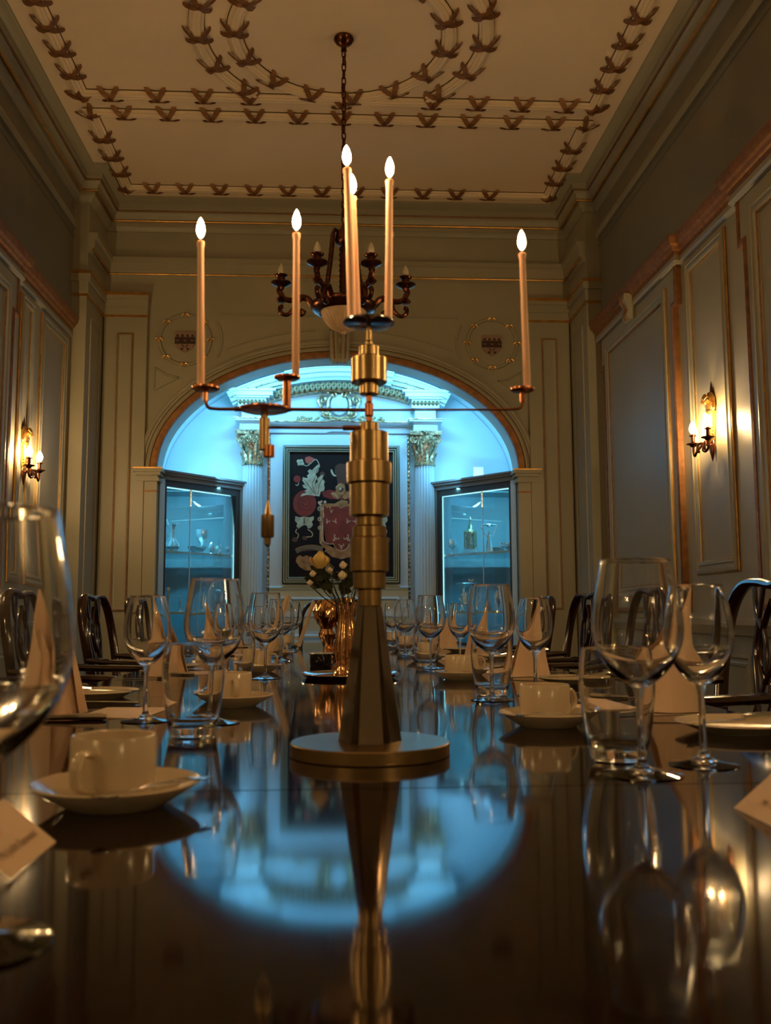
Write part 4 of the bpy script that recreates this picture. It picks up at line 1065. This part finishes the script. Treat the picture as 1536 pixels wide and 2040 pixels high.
def cup_set(x, y, hz, wh, spoon, at):
    lay(SAU, 'sau', x, y, TZ+E_, hz, wh)
    lay(CUP, 'cup', x-.004, y+.002, TZ+E_+.0052, hz, wh)
    a = hz+spoon
    lay(TSP, 'tsp', x+at[0]*math.cos(a)-at[1]*math.sin(a), y+at[0]*math.sin(a)+at[1]*math.cos(a), TZ+.0195, a, wh)
# right-hand side: (big glass, small glass, tumbler, saucer, napkin) read off the table
RS = [((.286, 1.005), (.376, 1.060), (.2925, 1.108), (.285, 1.441), (.555, 1.650)),
      ((.272, 1.873), (.380, 1.965), (.291, 1.985), (.290, 2.460), (.50, 2.600)),
      ((.262, 2.960), (.365, 3.030), (.258, 3.060), (.292, 3.420), (.50, 3.560)),
      ((.252, 3.900), (.345, 3.950), (.262, 4.010), (.29, 4.400), (.50, 4.540)),
      ((.262, 4.880), (.350, 4.920), (.265, 4.980), (.29, 5.330), (.50, 5.480))]
LS = [((-.2365, .521), None, None, (-.243, .884), (-.55, .72)),
      ((-.238, 1.530), (-.352, 1.564), (-.247, 1.372), (-.235, 1.800), (-.54, 1.714)),
      ((-.230, 2.557), (-.340, 2.600), (-.290, 2.420), (-.275, 2.860), (-.52, 2.700)),
      ((-.240, 3.520), (-.345, 3.560), (-.270, 3.400), (-.28, 3.800), (-.52, 3.680)),
      ((-.245, 4.500), (-.345, 4.540), (-.270, 4.380), (-.28, 4.780), (-.52, 4.660))]
for side, S in ((1, RS), (-1, LS)):
    for k, (b, sm, tu, cu, na) in enumerate(S):
        rn = random.Random(10*k+side)
        wh = which(side, k); wh1 = which(side, k if side > 0 else max(0, k-1))
        lay(BIG, 'big', b[0], b[1], TZ+E_, rn.random()*6, wh)
        if sm: lay(SML, 'sml', sm[0], sm[1], TZ+E_, rn.random()*6, wh1)
        if tu: lay(TUM, 'tum', tu[0], tu[1], TZ+E_, rn.random()*6, wh1)
        hz = {(-1, 0): R(-17), (1, 0): R(120), (-1, 1): R(15)}.get((side, k), R(200*rn.random()))
        cup_set(cu[0], cu[1], hz, wh, {(-1, 0): R(62), (1, 0): R(60)}.get((side, k), 1.2), {(-1, 0): (.004, -.054), (1, 0): (.0, .054)}.get((side, k), (.0, .053)))
        if (side, k) == (-1, 0): continue      # that napkin is outside the view
        rz = rn.random()*.8-.4+(0 if side > 0 else 2.6)
        lay(NAPS[(k+(side > 0)) % 2], 'nap', na[0], na[1], TZ+E_, rz, wh1)
        yp = na[1]-.30 if side > 0 else na[1]+.30
        lay(PLT, 'plt', side*.545, yp, TZ+E_, 0, wh1)
        lay(KNF, 'knb', side*.555, yp+.005, TZ+.0145, R(20 if side > 0 else 160), wh1)
        lay(FRK, 'frk', side*.52, na[1]-side*.135, TZ+E_, 0 if side < 0 else PI, wh1)
        lay(KNF, 'knf', side*.52, na[1]+side*.125, TZ+E_, 0 if side < 0 else PI, wh1)
        lay(MENU, 'mnu', side*.415, na[1]+side*.02, TZ+E_, R(8 if side > 0 else -6), wh1)
# place cards
def place_card(loc, rz, text, label):
    root = empty('place_card', loc, rz); tag(root, label, 'place card')
    h, e, t = .050, .033, .0007
    for nm_, ya, za, yb, zb in (('front_leaf', 0, .0006, .040, e), ('back_leaf', .0805, .0006, .0405, e)):
        v = [(x, y, z+q) for q in (0, t) for x, y, z in ((-h, ya, za), (h, ya, za), (h, yb, zb), (-h, yb, zb))]
        MB().add(v, [(0, 1, 2, 3), (4, 5, 6, 7), (0, 1, 5, 4), (1, 2, 6, 5), (2, 3, 7, 6), (3, 0, 4, 7)]).build(nm_, 'card', root, smooth=0)
    an = math.atan2(e, .040)
    t_ = put('name_lettering', text_mesh(text, .0092, 'ink', 'name_lettering'), root, (.0, .0115, .0115)); t_.rotation_euler = (an, 0, 0)
    return root
PCL = place_card((-.2565, .695, TZ), R(90), 'Ms Judith Eastwood', 'cream tent place card with a name and a round gold seal, beside a coffee cup')
sl = MB().lathe([(0, .0009), (.006, .0009), (.0085, .0012), (.0085, .0016), (.006, .002), (0, .0021)], 20).build('gold_seal', 'seal_gold', PCL, (-.012, .028, .0244)); sl.rotation_euler = (math.atan2(.033, .04), 0, 0)
PCR = place_card((.309, .777, TZ), R(-90), 'Mr. Martin', 'cream tent place card without a seal, in front of the stemmed glasses')

# standing menu cards seen edge-on
for (x, y, zt, lab) in ((-.262, 3.27, .255, 'tall cream menu card leaning upright behind a coffee cup'), (-.205, 4.70, .245, 'smaller cream menu card leaning upright near the far table end')):
    r_ = card('standing_menu', .07, .235, .010); r_.location = (x+.018, y, TZ+.127); r_.rotation_euler = (R(90), R(0), 0)
    r_.rotation_euler = (Matrix.Rotation(R(18), 3, 'Y') @ Matrix.Rotation(R(84), 3, 'Z') @ Matrix.Rotation(R(90), 3, 'X')).to_euler()
    tag(r_, lab, 'menu card')

# ------------------------------------------------------------------ centre pieces
TR = empty('round_tray', (.0, 2.58, TZ+E_)); tag(TR, 'round polished metal tray under the gilt flower vase', 'tray')
MB().lathe([(0, .002), (.115, .002), (.118, 0), (.125, .003), (.133, .009), (.136, .0105), (.135, .0125), (.122, .006), (.112, .0045), (0, .0045)], 64).build('tray_dish', 'steel', TR)
VS = empty('flower_vase', (-.010, 2.62, TZ+E_+.0046)); tag(VS, 'slender rose-gold fluted vase holding a yellow rose on the round tray', 'vase')
MB().lathe([(0, 0), (.030, 0), (.032, .004), (.026, .012), (.025, .03), (.028, .05), (.029, .075), (.026, .11), (.021, .145), (.020, .165), (.024, .185), (.029, .20), (.028, .2005), (.022, .186), (.018, .165), (.018, .10), (0, .02)], 60, wob=lambda a, z: 1+.09*math.cos(12*a)).build('vase_body', 'rose_gold', VS)
vz = TZ+.2
def bloom(name, c, r, m, label, stem_from, n=18, cat='flower'):
    root = empty(name, c); tag(root, label, cat)
    pm = MB()
    for i in range(n):
        t = i/n; a = i*2.4; rr = r*(.25+.75*t); tilt = .25+.75*t
        v = []; f = []
        for j in range(5):
            u = j/4
            for q in (-1, -.5, 0, .5, 1):
                w = r*.62*math.sin(PI*(.15+.75*u))*(.5+.5*t)
                rad = rr*(.30+.70*math.sin(u*PI*(.86 if t < .8 else .70)))
                ang = a+q*w/max(rad, r*.3)
                v.append((rad*math.cos(ang), rad*math.sin(ang), r*(-.75+1.55*u*(1.05-.35*t))))
        for j in range(4):
            for k in range(4): p = j*5+k; f.append((p, p+1, p+6, p+5))
        MB().add(v, f).build('petal', m, root, smooth=70)
    sf = Vector(stem_from)-Vector(c)
    MB().tube([(0, 0, -r*.6), (sf.x*.4, sf.y*.4, sf.z*.5), tuple(sf)], .0018, 6).build('flower_stem', 'stem', root)
    return root
vx, vy = -.010, 2.62
bloom('yellow_rose', (-.083, 2.60, 1.072), .031, 'petal', 'large yellow rose in the slender rose-gold vase', (vx-.008, vy, vz-.03))
for (x, z, r, lab) in ((-.104, 1.035, .012, 'small white flower low beside the yellow rose'), (-.056, 1.046, .010, 'tiny white flower right under the yellow rose'), (-.112, 1.010, .011, 'lowest white flower drooping over the vase'),
                       (-.020, 1.058, .014, 'upright white bud next to the candelabrum collars'), (-.022, 1.030, .016, 'open white flower next to the candelabrum collars'), (.040, 1.115, .012, 'high white flower behind the candelabrum collars')):
    bloom('white_flower', (x, 2.60+.02*math.sin(x*90), z), r, 'petal_white', lab, (vx+.008*math.sin(x*50), vy+.006*math.cos(x*70), vz-.03), 9)
LVS = empty('foliage_sprig', (vx, vy, vz-.02)); tag(LVS, 'dark green leafy sprigs spreading from the rose-gold vase', 'foliage')
rn = random.Random(11)
for k in range(30):
    a = rn.random()*2*PI; u = rn.random(); L = .03+.03*rn.random()
    c = Vector((.045*math.cos(a)*(.25+u)-.028, .045*math.sin(a)*(.3+u), .062+.05*rn.random()))
    d = Vector((math.cos(a), math.sin(a)*.4, .9*(rn.random()-.35))).normalized()
    sd = d.cross(Vector((.3*math.sin(k), 1, .3))).normalized()*L*.30
    v = [c, c+d*L*.35+sd-Vector((0, 0, .002)), c+d*L*.75+sd*.7, c+d*L, c+d*L*.75-sd*.7, c+d*L*.35-sd-Vector((0, 0, .002)), c+d*L*.5+Vector((0, 0, .006))]
    MB().add(v, [(0, 1, 6), (1, 2, 6), (2, 3, 6), (3, 4, 6), (4, 5, 6), (5, 0, 6)]).build('leaf', 'leaf', LVS, smooth=0)
for k in range(8):
    x = -.075+.017*k; MB().tube([(.004*math.sin(k*2), .004*math.cos(k*3), -.05), (x*.3, .004*math.cos(k), .02), (x, .01*math.sin(k*2.2), .085)], .0013, 5).build('stem', 'stem', LVS)
# gilt covered jug further along, black pot with a silver rim
JG = empty('gilt_ornament', (-.058, 3.62, TZ+E_)); tag(JG, 'lumpy gilt figure ornament with a pale hook on top, behind the flower vase', 'ornament')
MB().lathe([(0, 0), (.030, 0), (.032, .008), (.018, .022), (.016, .05), (.024, .075), (.030, .095), (.022, .115), (.032, .135), (.050, .16), (.056, .185), (.048, .21), (.030, .228), (0, .236)], 48, wob=lambda a, z: 1+.16*math.sin(3*a+40*z)+.10*math.sin(9*a+60*z)+.07*math.sin(14*a-130*z), c=(-.012, 0, 0)).build('ornament_body', 'rose_gold', JG)
MB().lathe([(0, -.045), (.026, -.03), (.036, 0), (.030, .03), (0, .042)], 24, (.062, 0, .205), wob=lambda a, z: 1+.2*math.sin(4*a+70*z)).build('ornament_head', 'rose_gold', JG)
MB().tube(smooth2([(.04, 0, .18), (.05, 0, .12), (.035, 0, .06), (.02, 0, .02)], 5), [.02]*16, 10).build('ornament_limb', 'rose_gold', JG)
MB().tube(smooth2([(.066, -.01, .235), (.072, -.01, .275), (.064, -.01, .292), (.052, -.01, .282)], 5), .004, 8).build('pale_hook', 'china', JG)
BP_ = empty('black_pot', (-.088, 3.14, TZ+E_)); tag(BP_, 'low glossy black pot with a silver rim beside the flower vase', 'pot')
MB().lathe([(0, 0), (.034, 0), (.036, .003), (.037, .040), (.033, .040), (.032, .006), (0, .005)], 36).build('pot_body', 'black_pot', BP_)
MB().lathe([(.031, .0402), (.039, .0402), (.040, .0425), (.039, .045), (.031, .045)], 36, closed=True).build('rim', 'silver', BP_)

# ------------------------------------------------------------------ chairs
def make_chair():
    root = empty('dining_chair')   # front towards +y, back at -y
    sw = .25
    MB().add(*(lambda: (lambda v, f: (v, f))([(-sw, -.22, .40), (sw, -.22, .40), (sw+.03, .24, .40), (-sw-.03, .24, .40), (-sw, -.22, .46), (sw, -.22, .46), (sw+.03, .24, .46), (-sw-.03, .24, .46)], [(0, 3, 2, 1), (4, 5, 6, 7), (0, 1, 5, 4), (1, 2, 6, 5), (2, 3, 7, 6), (3, 0, 4, 7)]))()).build('seat_rail', 'chair_wood', root)
    pad = MB(); v = []; f = []; n = 10
    for j in range(n+1):
        for i in range(n+1):
            u, w = i/n*2-1, j/n*2-1
            edge = (1-abs(u)**5)*(1-abs(w)**5)
            v.append((u*(sw-.005+.03*(w+1)/2), .01+w*.225, .46+.045*edge**.5))
    for j in range(n):
        for i in range(n): q = j*(n+1)+i; f.append((q, q+1, q+n+2, q+n+1))
    pad.add(v, f).build('seat', 'leather', root, smooth=70)
    hoop = [(-.215, -.225, .44), (-.235, -.24, .56), (-.262, -.262, .72), (-.268, -.285, .85), (-.245, -.303, .95), (-.185, -.315, 1.005), (-.09, -.318, 1.01), (0, -.318, 1.0)]
    full = smooth2(hoop+[(-x, y, z) for x, y, z in reversed(hoop[:-1])], 4)
    MB().tube(full, .019, 10, flat=(.75, 1.15)).build('back_hoop', 'chair_wood', root)
    # pierced splat of interlaced ribs
    sp = empty('splat'); sp.parent = root
    for s in (-1, 1):
        for pts in ([(s*.12, -.315, 1.0), (s*.10, -.310, .92), (s*.03, -.300, .84), (s*.02, -.285, .72), (s*.06, -.262, .60), (s*.05, -.235, .47)],
                    [(s*.06, -.315, 1.0), (s*.085, -.308, .90), (s*.10, -.297, .80), (s*.06, -.280, .70), (s*.015, -.26, .58), (s*.02, -.235, .47)],
                    [(s*.0, -.312, .96), (s*.05, -.305, .88), (s*.06, -.295, .80), (0, -.28, .72)]):
            MB().tube(smooth2(pts, 4), .010, 8, flat=(1.1, .7)).build('splat_rib', 'chair_wood', sp)
    MB().box(-.09, .09, -.245, -.22, .44, .485).build('splat_shoe', 'chair_wood', root)
    for s in (-1, 1):
        MB().tube(smooth2([(s*.258, -.262, .715), (s*.285, -.15, .705), (s*.305, .0, .70), (s*.300, .09, .695), (s*.285, .125, .68)], 4), .020, 8, flat=(1.2, .75)).build('arm_rest', 'chair_wood', root)
        MB().tube(smooth2([(s*.298, .085, .69), (s*.300, .05, .62), (s*.280, .06, .52), (s*.265, .08, .42)], 4), .015, 8).build('arm_support', 'chair_wood', root)
        MB().taper((s*.255, .215, 0), (.014, .014), (s*.255, .215, .405), (.022, .022)).build('leg', 'chair_wood', root)
        MB().tube([(s*.215, -.225, .45), (s*.215, -.235, .25), (s*.22, -.275, 0)], [.019, .018, .015], 6).build('leg', 'chair_wood', root)
    return root
CHR = make_chair()
FAR = {1: 'the cabinet with the gilt trophy', -1: 'the cabinet with the tall ewer'}
for s in (1, -1):
    ysx = [y for y in ((1.65 if s > 0 else 1.714)+.98*k for k in range(5)) if y < 5.75][::-1]
    for k, y in enumerate(ysx):
        o = place(CHR, (s*.91, y, 0), R(90) if s > 0 else R(-90))
        tag(o, 'dark pierced-back mahogany armchair, '+ORD[k]+' along the table from '+FAR[s], 'chair', 'dining chairs along the table')
for x in (0.0,):
    o = place(CHR, (x, 6.12, 0), R(180)); tag(o, 'dark carved mahogany armchair at the head of the table below the painting', 'chair')

# ------------------------------------------------------------------ silver in the cabinets
S1 = 1.4275; S2 = .9425
def lobj(name, label, cat, loc, prof, m='silver', seg=32, wob=None):
    root = empty(name, loc); tag(root, label, cat)
    MB().lathe(prof, seg, wob=wob).build('body', m, root); return root
ew = lobj('silver_ewer', 'tall silver ewer with a high looped handle on the cabinet shelf', 'ewer', (-1.375, 7.72, S1), [(0, 0), (.05, 0), (.052, .006), (.03, .014), (.05, .03), (.062, .05), (.058, .075), (.035, .11), (.022, .15), (.020, .19), (.026, .215), (.032, .235), (.028, .235), (.018, .20), (0, .19)])
MB().tube(smooth2([(-.02, 0, .10), (-.05, 0, .16), (-.06, 0, .21), (-.085, 0, .245), (-.075, 0, .275), (-.05, 0, .27), (-.04, 0, .24), (-.024, 0, .225)], 5), .006, 8).build('handle', 'silver', ew)
MB().tube([(.026, 0, .225), (.045, 0, .24), (.05, 0, .25)], [.008, .006, .003], 8).build('spout', 'silver', ew)
cr = lobj('silver_creamer', 'small silver two-scrolled creamer beside the tall ewer', 'creamer', (-1.485, 7.68, S1), [(0, 0), (.03, 0), (.03, .005), (.014, .015), (.02, .06), (.026, .10), (.034, .13), (.03, .13), (.02, .10), (0, .03)])
for s in (-1, 1): MB().tube(smooth2([(s*.022, 0, .05), (s*.05, 0, .09), (s*.045, 0, .13), (s*.03, 0, .145), (s*.02, 0, .13)], 5), .005, 8).build('handle', 'silver', cr)
lobj('silver_basket', 'pierced silver basket with fluted rim next to the creamer', 'basket', (-1.59, 7.62, S1), [(0, 0), (.05, 0), (.05, .008), (.04, .014), (.06, .05), (.068, .075), (.064, .076), (.054, .05), (0, .02)], wob=lambda a, z: 1+.08*math.sin(12*a))
dish = lobj('silver_dish', 'low fluted silver dish in front of the tall ewer', 'dish', (-1.40, 7.585, S1), [(0, 0), (.04, 0), (.035, .01), (.06, .025), (.07, .04), (.066, .041), (.05, .02), (0, .012)], wob=lambda a, z: 1+.07*math.sin(10*a))
gb = lobj('silver_goblet', 'silver goblet rising above small silver pieces on the shelf', 'goblet', (-1.16, 7.92, S1), [(0, 0), (.04, 0), (.04, .006), (.012, .02), (.010, .08), (.018, .10), (.045, .13), (.052, .18), (.050, .21), (.047, .21), (.04, .14), (0, .11)], wob=lambda a, z: 1+.03*math.sin(8*a))
lobj('silver_bowl', 'lobed silver bowl with scrolled rim before the goblet', 'bowl', (-1.19, 7.83, S1), [(0, 0), (.035, 0), (.03, .012), (.06, .03), (.075, .06), (.07, .06), (.05, .03), (0, .018)], wob=lambda a, z: 1+.10*math.sin(7*a))
lobj('silver_sugar_shaker', 'small domed silver sugar caster beside the goblet', 'caster', (-1.075, 7.90, S1), [(0, 0), (.025, 0), (.016, .012), (.028, .04), (.026, .07), (.02, .09), (.006, .105), (0, .112)])
lobj('silver_bell', 'little silver hand bell near the shelf end', 'bell', (-1.01, 7.97, S1), [(0, 0), (.024, 0), (.024, .01), (.014, .035), (.008, .06), (.010, .075), (.006, .088), (0, .09)])
wc = lobj('silver_wine_cup', 'tiny silver cup on a thin stem at the shelf end', 'cup', (-.955, 8.06, S1), [(0, 0), (.015, 0), (.005, .008), (.004, .025), (.016, .04), (.021, .06), (.017, .078), (0, .08)])
# lower shelf of the same cabinet
sv = empty('silver_salver', (-1.02, 8.10, S2)); tag(sv, 'round silver salver propped upright on the lower cabinet shelf', 'salver')
MB().lathe([(0, -.004), (.12, -.004), (.135, .0), (.14, .006), (.13, .004), (.115, 0), (0, 0)], 48, (0, 0, 0)).xf(Matrix.Translation((0, 0, .142)) @ Matrix.Rotation(R(78), 4, 'X')).build('salver_dish', 'silver', sv)
MB().lathe([(0, .001), (.05, .001), (.055, .004), (.05, .006), (0, .006)], 32).xf(Matrix.Translation((0, 0, .142)) @ Matrix.Rotation(R(78), 4, 'X')).build('salver_boss', 'silver', sv)
st = lobj('silver_statuette', 'silver standing statuette on the lower cabinet shelf', 'statuette', (-1.19, 7.86, S2), [(0, 0), (.035, 0), (.035, .02), (.018, .03), (.022, .08), (.016, .11), (.024, .15), (.014, .175), (.010, .18), (.017, .20), (.010, .22), (0, .225)])
for s in (-1, 1): MB().tube([(s*.02, 0, .16), (s*.04, 0, .12), (s*.03, -.01, .08)], .007, 6).build('arm', 'silver', st)
for i, (x, y, hgt, lab) in enumerate(((-1.30, 7.72, .13, 'squat silver candlestick at the front of the lower shelf'), (-1.38, 7.60, .20, 'slim tall silver candlestick on the lower shelf'), (-1.47, 7.66, .16, 'silver candlestick deeper on the lower shelf'))):
    lobj('silver_candlestick', lab, 'candlestick', (x, y, S2), [(0, 0), (.035, 0), (.034, .008), (.012, .02), (.009, hgt*.5), (.014, hgt*.6), (.008, hgt*.8), (.018, hgt*.95), (.016, hgt), (0, hgt)])
# right cabinet
lobj('silver_chalice', 'dark silver chalice with a round bowl and thin stem', 'chalice', (.985, 8.03, S1), [(0, 0), (.026, 0), (.024, .006), (.007, .02), (.006, .05), (.012, .06), (.034, .08), (.040, .11), (.036, .135), (.033, .135), (.03, .09), (0, .07)])
lt = empty('gilt_lantern_trophy', (1.125, 7.90, S1)); tag(lt, 'gilt lantern-shaped trophy with a pointed spire on a stepped base', 'trophy')
MB().box(-.075, .075, -.055, .055, 0, .02).box(-.058, .058, -.045, .045, .02, .045).build('stepped_base', 'silver', lt)
MB().lathe([(0, .045), (.052, .045), (.052, .06), (.042, .065), (.040, .17), (.048, .175), (.048, .19), (.036, .205), (.022, .22), (.018, .24), (.010, .255), (.006, .29), (.010, .30), (.004, .32), (0, .33)], 8).build('lantern_body', 'gold_carved', lt)
for k in range(6):
    a = k*PI/3; MB().tube([(.05*math.cos(a), .05*math.sin(a), .05), (.05*math.cos(a), .05*math.sin(a), .185), (.05*math.cos(a), .05*math.sin(a), .205)], [.006, .006, .002], 6).build('pillar', 'gilt', lt)
ft = empty('figure_trophy', (1.262, 7.745, S1)); tag(ft, 'silver trophy of a draped figure lifting a basket overhead', 'trophy')
MB().lathe([(0, 0), (.035, 0), (.032, .02), (.026, .08), (.016, .12), (.018, .145), (.008, .155), (.013, .168), (.010, .182), (0, .188)], 20).build('figure', 'silver', ft)
for s in (-1, 1): MB().tube(smooth2([(s*.015, 0, .14), (s*.04, 0, .165), (s*.048, 0, .19), (s*.062, 0, .215), (s*.06, 0, .235), (s*.03, 0, .235)], 4), .006, 8).build('raised_arm', 'silver', ft)
MB().lathe([(.0, .215), (.02, .22), (.035, .24), (.032, .243), (.018, .228), (0, .222)], 20).build('basket', 'silver', ft)
sb = empty('silver_box', (1.325, 7.70, S1)); tag(sb, 'flat ribbed silver box beside the figure trophy', 'box')
MB().box(-.045, .045, -.03, .03, 0, .035).build('box_body', 'silver', sb)
MB().box(-.047, .047, -.032, .032, .0355, .043).build('lid', 'silver', sb)
tb = lobj('silver_tureen', 'oval pierced silver tureen with a scalloped rim', 'tureen', (1.44, 7.62, S1), [(0, 0), (.05, 0), (.045, .015), (.065, .03), (.08, .06), (.078, .075), (.072, .075), (.06, .03), (0, .02)], wob=lambda a, z: 1+.06*math.sin(14*a))
for s in (-1, 1): MB().tube(smooth2([(s*.07, 0, .04), (s*.10, 0, .05), (s*.10, 0, .075), (s*.078, 0, .07)], 4), .006, 8).build('handle', 'silver', tb)
ep = lobj('silver_epergne', 'tall ornate silver table stand with a spreading dish top', 'table stand', (1.09, 7.965, S2), [(0, 0), (.06, 0), (.055, .02), (.03, .035), (.024, .06), (.034, .10), (.022, .15), (.028, .19), (.05, .215), (.085, .235), (.082, .24), (0, .22)], wob=lambda a, z: 1+.09*math.sin(5*a+25*z))
for s in (-1, 1): MB().tube(smooth2([(s*.03, 0, .06), (s*.055, 0, .10), (s*.03, 0, .14), (s*.05, 0, .19)], 4), .007, 6).build('scroll', 'silver', ep)
cs = empty('silver_casket', (1.235, 7.82, S2)); tag(cs, 'silver casket model with a tapering tower on the lower shelf', 'casket')
MB().taper((0, 0, 0), (.05, .035), (0, 0, .05), (.045, .03)).build('casket_base', 'silver', cs); MB().taper((0, 0, .0505), (.035, .025), (0, 0, .17), (.022, .016)).build('tower', 'silver', cs)
MB().box(-.03, .03, -.022, .022, .171, .182).build('tower_cap', 'silver', cs)
ks_ = lobj('silver_finial_cup', 'covered silver cup with a star finial on the lower shelf', 'cup', (1.355, 7.68, S2), [(0, 0), (.03, 0), (.012, .02), (.012, .05), (.03, .08), (.038, .12), (.034, .14), (.03, .16), (.01, .175), (.014, .19), (0, .21)])
for i, (x, y, lab) in enumerate(((.95, 8.13, 'short silver beaker at the near end of the lower shelf'), (.99, 8.10, 'slim silver beaker beside the short one'))):
    lobj('silver_beaker', lab, 'beaker', (x, y, S2), [(0, 0), (.014, 0), (.013, .05+.02*i), (.015, .07+.02*i), (.013, .07+.02*i), (0, .01)])
